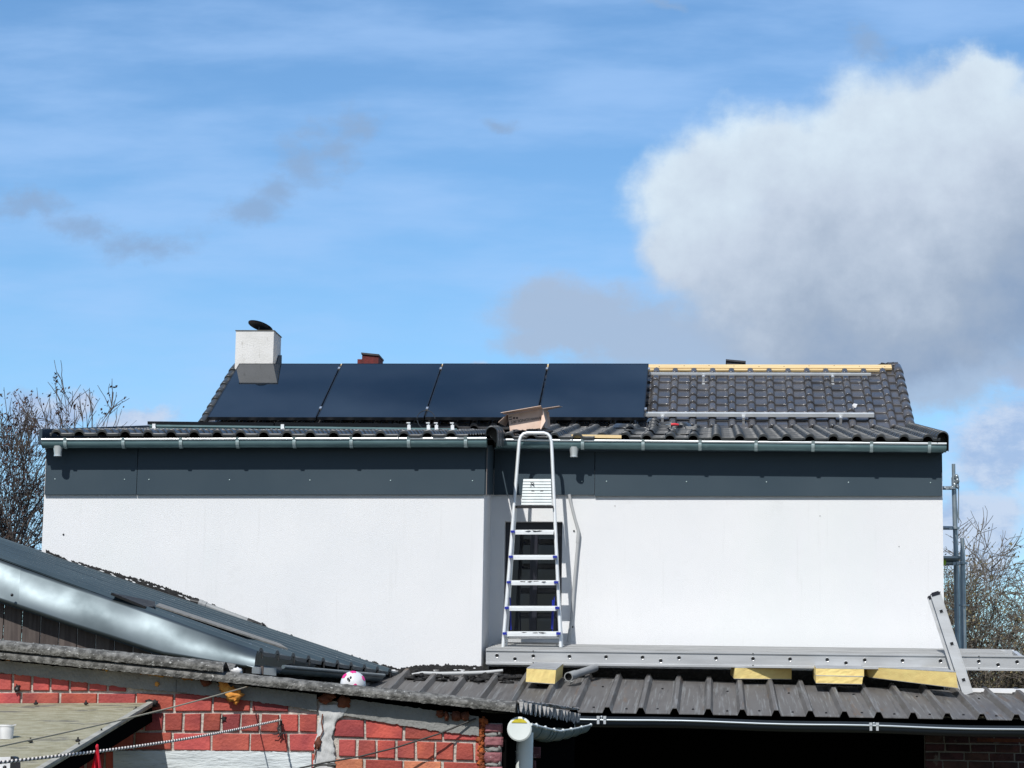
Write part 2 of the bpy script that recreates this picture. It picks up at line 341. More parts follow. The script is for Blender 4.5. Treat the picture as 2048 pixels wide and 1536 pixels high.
def build_each(s, name, material, parent=None):
    par = list(range(len(s.v)))
    def find(a):
        while par[a] != a: par[a] = par[par[a]]; a = par[a]
        return a
    for f in s.f:
        r0 = find(f[0])
        for i in f[1:]: par[find(i)] = r0
    # pieces whose boxes overlap belong together (tube ends, caps)
    comps = {}
    for k, f in enumerate(s.f): comps.setdefault(find(f[0]), []).append(k)
    boxes = []
    for fs in comps.values():
        vs = [s.v[i] for k in fs for i in s.f[k]]
        lo = Vector(min(v[a] for v in vs) - .0005 for a in range(3)); hi = Vector(max(v[a] for v in vs) + .0005 for a in range(3)); boxes.append([lo, hi, fs])
    merged = []
    for b in boxes:
        for m in merged:
            if all(m[0][a] <= b[1][a] and b[0][a] <= m[1][a] for a in range(3)):
                m[2] = m[2] + b[2]; m[0] = Vector(min(m[0][a], b[0][a]) for a in range(3)); m[1] = Vector(max(m[1][a], b[1][a]) for a in range(3)); break
        else: merged.append(b)
    for lo, hi, fs in merged:
        q = MB(); mp = {}
        for k in fs:
            for i in s.f[k]:
                if i not in mp: mp[i] = len(q.v); q.v.append(s.v[i])
            q.f.append(tuple(mp[i] for i in s.f[k])); q.t.append(s.t[k]); q.mi.append(s.mi[k]); q.sm.append(s.sm[k])
        q.build(name, material, parent)
MB.build_each = build_each
ORG = {}
def pxl(p):
    c = ROT.transposed() @ (Vector(p) - CAM); return (1024 + FPX * c.x / -c.z, 768 - FPX * c.y / -c.z)
def tag(o, label, cat, group=None):
    o['label'] = label; o['category'] = cat; o['kind'] = 'thing'
    if group: o['group'] = group
    return o
def empty(name, loc, label, cat, group=None):
    o = bpy.data.objects.new(name, None); sc.collection.objects.link(o); o.location = loc; o.empty_display_size = .2
    ORG[o.name] = Vector(loc); return tag(o, label, cat, group)
def kind(o, k): o['kind'] = k; return o
def lerp(a, b, t): return a + (b - a) * t
def poly_at(pts, Y): return [at(x, y, Y) for x, y in pts]
def interp(tbl, x):
    for (x0, y0), (x1, y1) in zip(tbl, tbl[1:]):
        if x <= x1 or (x1, y1) == tbl[-1]: return y0 + (y1 - y0) * (x - x0) / (x1 - x0)
def ragged(tbl_top, tbl_bot, x0, x1, step, Y, amp_t, amp_b, thick, seed):
    """a strip lying on the plane y=Y between two pixel curves, with torn edges; built as a solid"""
    mb = MB(); top = []; bot = []; x = x0; r = random.Random(seed)
    while x <= x1:
        jt = amp_t * (noise.noise(Vector((x * .09, seed, 0))) * 1.3 + r.uniform(-.5, .5)); jb = amp_b * (noise.noise(Vector((x * .09, seed + 9, 0))) * 1.3 + r.uniform(-.5, .5))
        top.append(at(x, interp(tbl_top, x) + jt, Y)); bot.append(at(x, max(interp(tbl_bot, x) + jb, interp(tbl_top, x) + jt + .6), Y)); x += step
    off = Vector((0, -thick, 0)); n = len(top)
    for q in (top, bot):
        pass
    mb.grid([[p + off for p in bot], [p + off for p in top]])
    mb.grid([[p + off for p in top], top]); mb.grid([bot, [p + off for p in bot]])
    return mb

# ------------------------------------------------------------------ ground
g = MB(); g.box(-1500, 1500, -300, 3000, -1, 0); kind(g.build('ground', M['soil']), 'structure')

# ------------------------------------------------------------------ the house
YW, YL = 22.2, 21.5
XR = at(1887, 1140, YW).x; XC = at(966, 1120, YL).x; XL = at(87, 1020, YL).x
ZB = 5.067; YB = 25.5                       # where the low roof meets the steep roof
YRG = 27.33; TA = math.tan(rad(28)); ZR = ZB + (YRG - YB) * TA
XML = -5.72                                 # left edge of the steep roof
ZER, YER = 4.505, 21.93; ZEL, YEL = 4.432, 21.26
YBK = 2 * YRG - YB
house = empty('house', (-2, 22.2, 0), 'white rendered house with anthracite fascia, zinc gutters and dark tiled roof', 'house')
# walls
wm = MB()
x0 = at(1008, 1150, YW).x; x1 = at(1123.5, 1150, YW).x; zt = at(1066, 1043, YW).z; zb_ = at(1066, 1279, YW).z
ztop = at(1440, 991, YW).z + .25
wm.add([(XC, YW, 0), (x0, YW, 0), (x0, YW, ztop), (XC, YW, ztop)], [(0, 1, 2, 3)])
wm.add([(x1, YW, 0), (XR, YW, 0), (XR, YW, ztop), (x1, YW, ztop)], [(0, 1, 2, 3)])
wm.add([(x0, YW, 0), (x1, YW, 0), (x1, YW, zb_), (x0, YW, zb_)], [(0, 1, 2, 3)])
wm.add([(x0, YW, zt), (x1, YW, zt), (x1, YW, ztop), (x0, YW, ztop)], [(0, 1, 2, 3)])
dR = .2
wm.add([(x0, YW, zb_), (x0, YW, zt), (x0, YW + dR, zt), (x0, YW + dR, zb_)], [(0, 1, 2, 3)])
wm.add([(x1, YW, zb_), (x1, YW, zt), (x1, YW + dR, zt), (x1, YW + dR, zb_)], [(3, 2, 1, 0)])
wm.add([(x0, YW, zt), (x1, YW, zt), (x1, YW + dR, zt), (x0, YW + dR, zt)], [(0, 1, 2, 3)])
wm.add([(x0, YW, zb_), (x1, YW, zb_), (x1, YW + dR, zb_), (x0, YW + dR, zb_)], [(3, 2, 1, 0)])
wm.add([(XR, YW, 0), (XR, 29.2, 0), (XR, 29.2, ZB - .2), (XR, YRG, ZR - .15), (XR, YB, ZB - .12), (XR, YW, ztop)], [(0, 1, 2, 3, 4, 5)])
wm.add([(XL, 29.2, 0), (XR, 29.2, 0), (XR, 29.2, ZB - .2), (XL, 29.2, ZB - .2)], [(3, 2, 1, 0)])
wm.add([(XML + .05, YB, ZB - .2), (XML + .05, YBK, ZB - .2), (XML + .05, YRG, ZR - .15)], [(2, 1, 0)])
# wing
wm.add([(XL, YL, 0), (XC, YL, 0), (XC, YL, ztop), (XL, YL, ztop)], [(0, 1, 2, 3)])
wm.add([(XC, YL, 0), (XC, YW, 0), (XC, YW, ztop), (XC, YL, ztop)], [(0, 1, 2, 3)])
wm.add([(XL, YL, 0), (XL, 29.2, 0), (XL, 29.2, ZB - .2), (XL, YB, ZB - .15), (XL, YL, ztop)], [(4, 3, 2, 1, 0)])
wm.build('wall', M['stucco'], house)
# small wall marks: plugs
pm = MB()
for px, py, Y in ((127, 1069, YL), (1148, 1062, YW), (1145, 1254, YW), (1230, 1012, YW), (1798, 1093, YW), (1640, 1032, YW)):
    p = at(px, py, Y); pm.tube([p + Vector((0, -.006, 0)), p], .009 if px < 1160 else .004, 8)
pm.build_each('wall_plug', M['black'], house)
# black damp-proofing along the foot of the walls
bt = ragged([(90, 1098), (130, 1117), (320, 1170), (400, 1200), (525, 1250), (640, 1293), (760, 1328), (800, 1337), (830, 1331), (900, 1329), (968, 1333)],
            [(90, 1140), (320, 1215), (525, 1290), (800, 1395), (968, 1400)], 92, 967, 1.6, YL, 3.2, 0, .006, 3)
bt.build('damp_proofing', M['bitumen'], house)
bt = MB(); bt.box(XC + .005, XR - .01, YW - .006, YW, 1.2, at(1400, 1338, YW).z); bt.build('damp_proofing', M['bitumen'], house)
# ragged splashes of render over the black
sp_ = MB(); r = random.Random(5)
for i in range(60):
    px = r.uniform(130, 960); py = interp([(90, 1101), (130, 1119), (320, 1174), (525, 1253), (640, 1297), (760, 1332), (800, 1341), (960, 1336)], px) + abs(r.gauss(2.5, 2.5))
    a = r.uniform(1.5, 6) ; b = r.uniform(.6, 1.6); th = .33 if px < 760 else 0
    sp_.prism([at(px + a * math.cos(q) - 0 , py + th * a * math.cos(q) + b * math.sin(q), YL - .0065) for q in [k * math.pi / 3 + r.uniform(-.2, .2) for k in range(6)]][::-1], (0, -.004, 0))
kind(sp_.build('render_splashes', M['stucco'], house), 'stuff')

# window
win = MB()
f = .055; yf = YW + .10
for a in ((x0, x0 + f, zb_, zt), (x1 - f, x1, zb_, zt)): win.box(a[0], a[1], yf, yf + .07, a[2], a[3])
win.box(x0 + f, x1 - f, yf, yf + .07, zt - .07, zt); win.box(x0 + f, x1 - f, yf, yf + .07, zb_, zb_ + .07)
xm = at(1067, 1150, YW + .1).x
win.box(xm - .035, xm + .035, yf, yf + .06, zb_ + .07, zt - .07)
wo = win.build('window', M['winframe'], house)
pn = MB()
for a, b in ((x0 + f, xm - .035), (xm + .035, x1 - f)): pn.box(a, b, yf + .03, yf + .04, zb_ + .07, zt - .07)
pn.build('pane', M['glass'], wo)
si = MB(); si.box(x0 - .02, x1 + .02, YW - .05, YW + .1, zb_ - .03, zb_ + .004); si.build('sill', M['alu_plank'], wo)

# fascia panels
def fascia(px0, px1, ytop, pyb, Yf, screws, name='fascia_panel'):
    a = at(px0, pyb, Yf); b = at(px1, pyb, Yf); mb = MB()
    mb.prism([(a.x, Yf, a.z), (b.x, Yf, b.z), (b.x, Yf, ytop), (a.x, Yf, ytop)], (0, .018, 0))
    mb.obox(((a.x + b.x) / 2, Yf - .004, (a.z + b.z) / 2 + .004), ((b - a) / 2), (0, .006, 0), (0, 0, .005))
    o = mb.build(name, M['fascia'], house)
    if screws:
        s = MB()
        for sx in screws:
            p = at(sx, 962 + (sx - 1000) * .004, Yf); s.blob(p, .007, .006, .007, 1, 0, 8, 6)
        s.build_each('screw', M['bracket'], o)
YFL = YL - .022; YFR = YW - .022
fascia(89, 272, 4.42, 989, YFL, (110, 249)); fascia(273.2, 969, 4.42, 989, YFL, (298, 459, 620, 781, 945))
fascia(988, 1188.4, 4.5, 989.5, YFR, (1164,)); fascia(1189.6, 1884, 4.5, 992, YFR, (1213, 1373, 1533, 1697, 1861))
mb = MB(); zf = at(967, 989, YFL).z
zf2 = at(990, 989.5, YFR).z; mb.prism([(XC + .003, YFL + .019, zf), (XC + .003, YFR, zf2), (XC + .003, YFR, 4.46), (XC + .003, YFL + .019, 4.43)], (.017, 0, 0)); mb.build('fascia_return', M['fascia'], house)
mb = MB(); mb.box(XC + .0205, XC + .026, YFL - .003, YFL + .006, zf, 4.36); mb.build('corner_trim', M['fascia_edge'], house)
# soffit boards under the eaves
mb = MB(); mb.box(XL - .02, XC + .02, YEL + .07, YL + .02, 4.36, 4.375); mb.box(XC + .03, XR + .01, YER + .07, YW + .02, 4.42, 4.435); mb.build('soffit', M['fascia'], house)
# infill behind fascia up to the roof
mb = MB(); mb.box(XL, XC, YL, YL + .1, ztop - .02, 4.43); mb.box(XC, XR, YW, YW + .1, ztop - .02, 4.50); mb.build('eaves_board', M['shade_black'], house)

def gutter(a, b, name, rr, mats, brackets, outlet, up=.026, n=12):
    """half-round gutter from a to b (front rim line), bead on the front rim"""
    a, b = Vector(a), Vector(b); mb = MB()
    def prof(p, r_):
        q = [p + Vector((0, 0, 0)), p + Vector((0, 0, -up))]
        c = p + Vector((0, r_, -up))
        for k in range(1, n + 1):
            t = math.pi + math.pi * k / n; q.append(c + Vector((0, math.cos(t) * r_, math.sin(t) * r_)))
        q.append(p + Vector((0, 2 * r_, .01))); return q
    for dr, flip in ((0, False), (.003, True)):
        A = [p + Vector((0, dr * 0, 0)) for p in prof(a, rr)]; B = prof(b, rr)
        if flip:
            A = [p + Vector((0, .0015, .0025)) for p in A]; B = [p + Vector((0, .0015, .0025)) for p in B]
        mb.grid([A, B] if not flip else [B, A], smooth=True)
    for p in (a, b):   # stop ends
        q = prof(p, rr); mb.add(q, [tuple(range(len(q)))])
    g_ = mb.build(name, mats[0], house)
    bd = MB(); bd.tube([a + Vector((0, -.004, 0)), b + Vector((0, -.004, 0))], .0115, 10); bd.build('bead', mats[1], g_)
    for px in brackets:
        t = None; X = at(px, 890, a.y).x; t = (X - a.x) / (b.x - a.x); p = a.lerp(b, t); m2 = MB(); wv = Vector((.015, 0, 0))
        q = [c + Vector((0, -.005, -.003)) for c in prof(p, rr)]
        c0 = p + Vector((0, rr, -up)); q = []
        q.append(p + Vector((0, -.018, .014))); q.append(p + Vector((0, -.007, -.012))); q.append(p + Vector((0, -.007, -up)))
        for k in range(1, 9):
            t_ = math.pi + math.pi * k / 12; q.append(c0 + Vector((0, math.cos(t_) * (rr + .006), math.sin(t_) * (rr + .006))))
        m2.grid([[c - wv for c in q], [c + wv for c in q]])
        m2.grid([[c - wv + Vector((0, -.004, -.001)) for c in q], [c + wv + Vector((0, -.004, -.001)) for c in q]])
        m2.add([q[0] - wv, q[0] + wv, q[0] + wv + Vector((0, .02, .002)), q[0] - wv + Vector((0, .02, .002))], [(0, 1, 2, 3)])
        m2.build('bracket', M['bracket'], g_)
    if outlet:
        X = at(outlet, 905, a.y + rr).x; t = (X - a.x) / (b.x - a.x); p = a.lerp(b, t) + Vector((0, rr, -up - rr)); m3 = MB()
        m3.tube([p + Vector((0, 0, .02)), p + Vector((0, 0, -.045)), p + Vector((0, 0, -.075))], [.046, .036, .034], 20, caps=False); m3.tube([p + Vector((0, 0, -.068)), p + Vector((0, 0, -.076))], .037, 20)
        m3.build('outlet', M['bead'], g_)
gutter(at(83, 879, 21.28), at(973, 876.6, 21.28), 'gutter', .050, (M['zinc'], M['bead']), (130, 246, 361, 474.5, 588, 702, 817, 931), 116)
gutter(at(992, 879.5, 21.95), at(1893, 887.5, 21.95), 'gutter', .050, (M['zinc'], M['bead']), (1165, 1286, 1400, 1512, 1626, 1743, 1859), 1148)

# ---- tiles
TW, TG = .2175, .252
def h_prof(s):                        # cross-section of one tile over its cover width
    r = .043; c = .058
    if abs(s - c) < r: return .040 * math.sqrt(max(0, 1 - ((s - c) / r) ** 2)) ** .9
    if s > c + r: return .006 * max(0, 1 - (s - c - r) / .012) + (.005 * max(0, (s - TW + .014) / .014))
    return .0
SS = [0, .013, .0165, .022, .032, .045, .058, .071, .084, .094, .0995, .103, .112, .140, .185, .204, .2174]
def tiles(mb, o, ux, vv, nn, ncol, nrow, x_off=0, seed=1, skip=None, clipx=None):
    r = random.Random(seed)
    for j in range(nrow):
        for i in range(ncol):
            if skip and skip(i, j): continue
            xa = i * TW + x_off
            k = r.uniform(.80, 1.2); kk = r.uniform(-.02, .035); mb.cur = (k * (1 + kk), k, k * (1 - kk)); jt = r.uniform(-.002, .0025); jv = r.uniform(-.004, .004)
            rows = []
            for (dv, dn) in ((0.0, -.016), (-.0015, .004), (.0, .009), (.0022, .0132), (.007, .0150), (.022, .0146), (TG * .5, .010), (TG + .03, -.006)):
                row = []
                for s_ in SS:
                    X = xa + s_
                    if clipx: X = min(max(X, clipx[0]), clipx[1])
                    row.append(o + ux * X + vv * (j * TG + dv + (jv if dv < .1 else 0)) + nn * (h_prof(s_) + dn + .012 + jt))
                rows.append(row)
            mb.grid(rows[1:], smooth=True); mb.grid(rows[:2], smooth=False)
    mb.cur = (1, 1, 1)
ux = Vector((1, 0, 0))
vR = Vector((0, YB - YER, ZB - ZER)).normalized(); nR = ux.cross(vR)
vL = Vector((0, YB - YEL, ZB - .06 - ZEL)).normalized(); nL = ux.cross(vL)
vM = Vector((0, math.cos(rad(28)), math.sin(rad(28)))); nM = ux.cross(vM)
# roof decks
mb = MB()
mb.prism([(XL, YEL + .06, ZEL - .02), (XC + .03, YEL + .06, ZEL - .02), (XC + .03, YB, ZB - .08), (XL, YB, ZB - .08)], (0, 0, -.05))
mb.prism([(XC + .031, YER + .06, ZER - .02), (XR, YER + .06, ZER - .02), (XR, YB, ZB - .02), (XC + .031, YB, ZB - .02)], (0, 0, -.05))
mb.prism([(XML, YB + .01, ZB - .015), (XR, YB + .01, ZB - .015), (XR, YRG, ZR - .02), (XML, YRG, ZR - .02)], (0, 0, -.06))
mb.prism([(XML, YRG + .005, ZR - .02), (XR, YRG + .005, ZR - .02), (XR, YBK, ZB - .02), (XML, YBK, ZB - .02)], (0, 0, -.06))
deck = mb.build('roof_deck', M['shade_black'], house)
mb = MB()
nrL = int(((YB - YEL) / vL.y) / TG) + 1
tiles(mb, Vector((XL + .10, YEL, ZEL)), ux, vL, nL, 18, nrL, seed=2)
lw = mb.build('low_roof_tiles', M['tile_new'], house)
mb = MB()
tiles(mb, Vector((XC + .12, YER, ZER)), ux, vR, nR, 19, int(((YB - YER) / vR.y) / TG) + 1, seed=3, skip=lambda i, j: j == 0 and i in (4, 5), clipx=(0, XR - XC - .16))
mb.build('low_roof_tiles', M['tile_new'], house)
mb = MB()
Lm = (YRG - YB) / vM.y; nm = int(Lm / TG)
tiles(mb, Vector((XML + .07, YB - .02, ZB + .0)), ux, vM, nM, 37, nm, x_off=-.10, seed=4, clipx=(0, XR - XML - .12))
mb.build('steep_roof_tiles', M['tile'], house)
mb = MB()
vK = Vector((0, -math.cos(rad(28)), math.sin(rad(28)))); nK = Vector((0, math.sin(rad(28)), math.cos(rad(28))))
tiles(mb, Vector((XR - .05, YBK, ZB - .03)), -ux, vK, nK, 36, nm, seed=5)
mb.build('rear_roof_tiles', M['tile'], house)
# verge tiles: barrel with an outer skirt, one after another up the slope
def verge(o, vv, nn, side, count, name, r_=.055, skirt=.13, material='tile_new'):
    mb = MB(); rr = random.Random(11)
    for j in range(count):
        k = rr.uniform(.85, 1.2); mb.cur = (k, k, k)
        rows = []
        for dv, gr, dn in ((0, .90, .006), (0, 1.0, .010), (.006, 1.03, .014), (TG * .5, .98, .008), (TG + .02, .93, -.003)):
            row = []; R_ = r_ * gr
            row.append(ux * (side * R_) + nn * (dn - skirt))
            for q in range(0, 11):
                t = math.pi * q / 10; row.append(ux * (side * math.cos(t) * R_) + nn * (math.sin(t) * R_ + dn))
            row.append(ux * (-side * R_) + nn * (dn - .03))
            rows.append([o + vv * (j * TG + dv) + p for p in (row if side > 0 else row)])
        mb.grid(rows, smooth=True)
        # open front edge thickness
        mb.add(rows[0], [tuple(range(len(rows[0])))]) if j > 0 else None
    mb.cur = (1, 1, 1)
    return mb.build(name, M[material], house)
verge(Vector((XC + .085, YEL - .03, ZEL + .035)), vL, nL, 1, 3, 'verge_tiles')
verge(Vector((XR - .02, YER - .02, ZER + .02)), vR, nR, 1, int((YB - YER) / vR.y / TG) + 1, 'verge_tiles')
verge(Vector((XR - .02, YB, ZB + .03)), vM, nM, 1, nm, 'verge_tiles', material='tile')
verge(Vector((XML + .03, YB, ZB + .03)), vM, nM, -1, nm, 'verge_tiles', r_=.05, material='tile_new')
# left upstand of the low roof
mb = MB(); a = at(90, 858.5, YEL + .05); b = at(300, 850.5, YB)
mb.prism([(XL - .02, YEL + .05, a.z), (XL - .02, YEL + .05, 4.36), (XL - .02, YB, ZB - .1), (XL - .02, YB, b.z)], (.03, 0, 0))
mb.build('verge_upstand', M['fascia'], house)
# ridge boards (bare timber) and the ragged underlay
mb = MB()
pa = at(1297, 734, YRG).x; pb = at(1790, 738, YRG).x
zr0 = ZR - .02
mb.box(XML + .55, pb, YRG - .045, YRG + .05, ZR - .0, ZR + .036)
mb.obox(Vector(((XML + .55 + pb - .05) / 2, 0, 0)) + Vector((0, YRG, ZR)) - vM * .125 + nM * .058, ((pb - .05 - XML - .55) / 2, 0, 0), vM * .062, nM * .012)
mb.obox(Vector(((XML + .55 + pb - .15) / 2, 0, 0)) + Vector((0, YRG, ZR)) - vM * .21 + nM * .050, ((pb - .15 - XML - .55) / 2, 0, 0), vM * .018, nM * .010)
for k_ in range(24):
    mb.m = 1; mb.blob(Vector((XML + 1 + k_ * .29, YRG, ZR)) - vM * (.125 + .02 * math.sin(k_ * 5)) + nM * .071, .007, .006, .004, k_, 0, 8, 6); mb.m = 0
rb = mb.build('ridge_boards', [M['wood'], M['black']], house)
mb = MB()
for i in range(3): # last ridge bits in mortar
    p = Vector((XR - .19 + i * .055, YRG - .03, ZR + .03)); mb.blob(p, .045, .05, .03, i, .5)
mb.build('ridge_filling', M['bitumen'], house)

# chimney
nP = nM; oP = Vector((0, YB, ZB)) + nM * .155
zc0 = ZR - .25; cy = onplane(509, 725, oP, nP).y + .025
ca_ = at(471, 690, cy); cb_ = at(547, 690, cy); zt_c = at(509, 662, cy).z
cw = cb_.x - ca_.x
mb = MB(); mb.box(ca_.x, cb_.x, cy, cy + .47, zc0 - .6, zt_c); ch = mb.build('chimney', M['chim'], house)
mb = MB(); mb.box(ca_.x - .008, cb_.x + .008, cy - .008, cy + .478, zt_c + .001, zt_c + .010); mb.build('chimney_cap', M['eternit_edge'], ch)
mb = MB(); c = at(521, 652, cy + .22); tilt = rad(20)
rows = []
for j in range(9):
    rr_ = .155 * j / 8; row = []
    for k in range(28):
        t = 2 * math.pi * k / 28; q = Vector((math.cos(t) * rr_ * 1.0, math.sin(t) * rr_ * .9, .035 * (1 - (j / 8) ** 2)))
        q = Matrix.Rotation(rad(16), 3, 'Y') @ Matrix.Rotation(rad(-15), 3, 'X') @ q; row.append(c + q)
    rows.append(row)
mb.grid(rows, closed=True, smooth=True); mb.grid([[p + Vector((0, 0, -.008)) for p in r_] for r_ in rows[::-1]], closed=True)
mb.tube([c + Vector((-.01, 0, -.01)), (c.x - .02, c.y, zt_c)], .012, 8); mb.tube([c + Vector((.07, .05, -.03)), (c.x + .06, c.y + .05, zt_c)], .008, 8)
mb.build('chimney_cowl', M['blackm'], ch)
mb = MB(); mb.prism([(cb_.x + .003, cy + .02, ZR - .1), (cb_.x + .003, cy + .49, ZR - .1), (cb_.x + .003, cy + .47, ZR + .18), (cb_.x + .003, cy + .30, ZR + .15)], (.012, 0, 0)); mb.build('lead_flashing', M['dark_slate'], ch)
# gable peak cap at the left end of the ridge
mb = MB(); mb.cur = (.9, .9, .9); p = Vector((XML + .04, YRG - .02, ZR + .03))
mb.tube([p, p + Vector((.16, 0, .0)), p + Vector((.30, 0, -.003))], [.06, .055, .05], 12); mb.build('ridge_tile', M['tile_new'], house)
mb = MB(); mb.cur = (.9, .9, .9); p = Vector((XR - .13, YRG - .02, ZR + .01))
mb.tube([p, p + Vector((.12, 0, .0))], [.062, .066], 12); mb.build('ridge_tile', M['tile'], house)

# chimneys of the houses behind
def far_chimney(px0, px1, pyt, Y, label, m, notch):
    a = at(px0, pyt, Y); b = at(px1, pyt, Y); e = empty('brick_chimney', ((a.x + b.x) / 2, Y + .2, ZR - 1.2), label, 'chimney')
    mb = MB(); z0 = ZR - 1.4
    ww = b.x - a.x
    mb.box(a.x + ww * notch, b.x, Y, Y + .45, z0, a.z - .02); mb.box(a.x, a.x + ww * notch - .002, Y + .01, Y + .4, z0, a.z - .07)
    mb.build('stack', m, e)
    mb = MB(); mb.obox(((a.x + b.x) / 2 + ww * notch / 2, Y + .22, a.z - .005), (ww * (1 - notch) / 2 + .01, 0, -.012), (0, .24, 0), (0, 0, .012)); mb.build('capping', M['dark_slate'], e)
    mb = MB(); mb.box(a.x - 2, b.x + 2, Y - .8, Y + 3, 0, z0 + .02); mb.build('base', M['brick_dull'], e)
far_chimney(715, 757, 708, 31.5, 'small dark red brick chimney just behind the second solar panel', M['dark_brick'], .22)
far_chimney(1449, 1490, 721.5, 31.5, 'low dark grey chimney just behind the pale timber ridge board', M['dark_slate'], .1)

# ------------------------------------------------------------------ solar panels
nP = nM; oP = Vector((0, YB, ZB)) + nM * .155
def solar(bl, dx, dv, nn, label, group):
    """bl: bottom-left corner of the face; dx, dv: edges"""
    e = empty('solar_panel', bl + dx * .5, label, 'solar panel', group); t = .035; fw = .011
    u = dx.normalized(); v = dv.normalized()
    mb = MB()
    for a, b, s_ in ((bl, bl + dx, v), (bl + dv - v * fw, bl + dv + dx - v * fw, v)): mb.prism([a, b, b + s_ * fw, a + s_ * fw], -nn * t)
    for a in (bl, bl + dx - u * fw): mb.prism([a + v * fw, a + u * fw + v * fw, a + u * fw + dv - v * fw, a + dv - v * fw], -nn * t)
    mb.build('frame', M['panel_frame'], e)
    mb = MB(); a = bl + u * fw + v * fw - nn * .002; b = dx - u * 2 * fw; c = dv - v * 2 * fw
    mb.prism([a, a + b, a + b + c, a + c], -nn * .006)
    mb.build('glass', M['panel'], e)
    return e
edges = [(415, 631), (634.5, 847), (850, 1072), (1075.5, 1288)]
names = ['leftmost large black solar panel, below the white chimney', 'second large black solar panel from the chimney, in front of the red chimney', 'third large black solar panel, left edge of it above the cables', 'large black solar panel next to the bare tiles, behind the cardboard box']
for (l, r_), nme in zip(edges, names):
    a = onplane(l, 834, oP, nP); b = onplane(r_, 836, oP, nP); tp = onplane((l + r_) / 2 + 30, 727, oP, nP)
    Lp = (tp - a).dot(vM); a = a + vM * 0; dx = Vector((b.x - a.x, 0, 0))
    solar(a, dx, vM * Lp, nP, nme, 'solar panels in a row on the steep roof')
# middle and end clamps between the panels, rails beneath
rails = []
for (vpos, px0, px1, lab) in ((.41, 440, 1748, 'silver mounting rail across the steep roof, lower one'), (1.62, 470, 1742, 'silver mounting rail just under the timber ridge board')):
    pass
def rail(y_px_r, y_px, px1, label):
    oR_ = Vector((0, YB, ZB)) + nM * .10
    b = onplane(px1, y_px_r, oR_, nM); a = Vector((-5.0, b.y, b.z)); e = empty('mounting_rail', a, label, 'mounting rail', 'mounting rails on the steep roof')
    mb = MB(); c = (a + b) / 2; hx = Vector(((b.x - a.x) / 2, 0, 0))
    tk = .6 if y_px_r < 800 else 1
    mb.obox(c + vM * .014 * tk, hx, vM * .006 * tk, nM * .02 * tk); mb.obox(c - vM * .014 * tk, hx, vM * .006 * tk, nM * .02 * tk); mb.obox(c - nM * .012, hx, vM * .008, nM * .004)
    mb.build('profile', M['alu_white'], e); return e, b
rA, pA = rail(830, 0, 1748, 'silver mounting rail halfway down the steep tiles, lower of the two')
rB, pB = rail(748.5, 0, 1742, 'silver mounting rail just below the timber ridge board, upper of the two')
for e, b, pxs in ((rA, pA, (1487, 1681, 1325)), (rB, pB, (1407, 1665))):
    for px in pxs:
        q = Vector((at(px, 830 if e is rA else 750, b.y).x, b.y, b.z)); mb = MB()
        mb.obox(q - vM * .05 - nM * .01, (.017, 0, 0), vM * .03, nM * .004); mb.obox(q - vM * .08 - nM * .045, (.014, 0, 0), vM * .004, nM * .04); mb.obox(q - vM * .115 - nM * .08, (.017, 0, 0), vM * .035, nM * .004)
        mb.blob(q - vM * .06, .008, .008, .008, 1, 0, 8, 6)
        mb.build('roof_hook', M['alu'], e)
for (l, r_), q in zip(edges, edges[1:] + [(1292, 0)]):
    for e, pr in ((rA, pA), (rB, pB)):
        px = (r_ + q[0]) / 2 if q[1] else 1290
        X = onplane(px, 835, oP, nP).x; c = Vector((X, pr.y, pr.z)) + nM * .062; mb = MB(); mb.obox(c, (.012, 0, 0), vM * .03, nM * .006); mb.obox(c - nM * .03, (.006, 0, 0), vM * .02, nM * .03); mb.build('clamp', M['alu'], e)

# row of panels being fitted on the low roof
vl2 = Vector((0, math.cos(rad(7.6)), math.sin(rad(7.6)))); nl2 = ux.cross(vl2)
for (l, r_, ly, lab) in ((295, 547, 842.5, 'edge-on black solar panel on the low roof, its left end against the sky'), (549.5, 818, 844.5, 'edge-on black solar panel on the low roof, right of the first one')):
    a = at(l, ly, 23.0); b = at(r_, ly + 3, 23.0)
    solar(a, b - a, vl2 * 1.76, nl2, lab, 'solar panels lying edge-on on the low roof')
a = at(300, 851.5, 23.02); b = at(914, 859, 23.02)
e = empty('mounting_rail', a, 'long silver-grey mounting rail on the low roof under the edge-on panels', 'mounting rail')
mb = MB(); mb.beam(a, b, .04, .018); mb.beam(a + Vector((0, 0, -.028)), b + Vector((0, 0, -.028)), .04, .012); mb.beam(a + Vector((0, .02, -.014)), b + Vector((0, .02, -.014)), .004, .02); mb.build('profile', M['zinc'], e)
for px, up_ in ((308, 0), (565, 0), (818, 1), (857, 1), (873, 1), (905, 1)):
    p = at(px, 853 + (px - 300) * .004, 22.99); mb = MB(); mb.obox(p, (.016, 0, 0), (0, .012, 0), (0, 0, .026)); mb.obox(p + Vector((.008, -.006, -.022)), (.013, 0, 0), (0, .012, 0), (0, 0, .014))
    if up_: mb.obox(p + Vector((-.006, 0, .046)), (.018, 0, 0), (0, .014, 0), (0, 0, .005)); mb.obox(p + Vector((0, 0, .033)), (.005, 0, 0), (0, .005, 0), (0, 0, .014))
    mb.build('clamp', M['alu_white'], e)
# loop of panel cable
mb = MB(); pts = []
for k in range(15):
    t = math.pi * k / 14; pts.append(at(852 - 18 * math.cos(t) , 838 - 17 * math.sin(t), 23.2 + .1 * math.sin(t)))
mb.tube(pts, .004, 6)
mb.tube([at(834, 840, 23.2), at(838, 850, 23.1), at(850, 862, 23.0), at(880, 858, 23.0), at(900, 862, 22.9)], .004, 6)
tag(mb.build('cable_loop', M['cable'], loc=at(852, 850, 23.1)), 'thin black cable looping up in front of the second and third panels', 'cable')

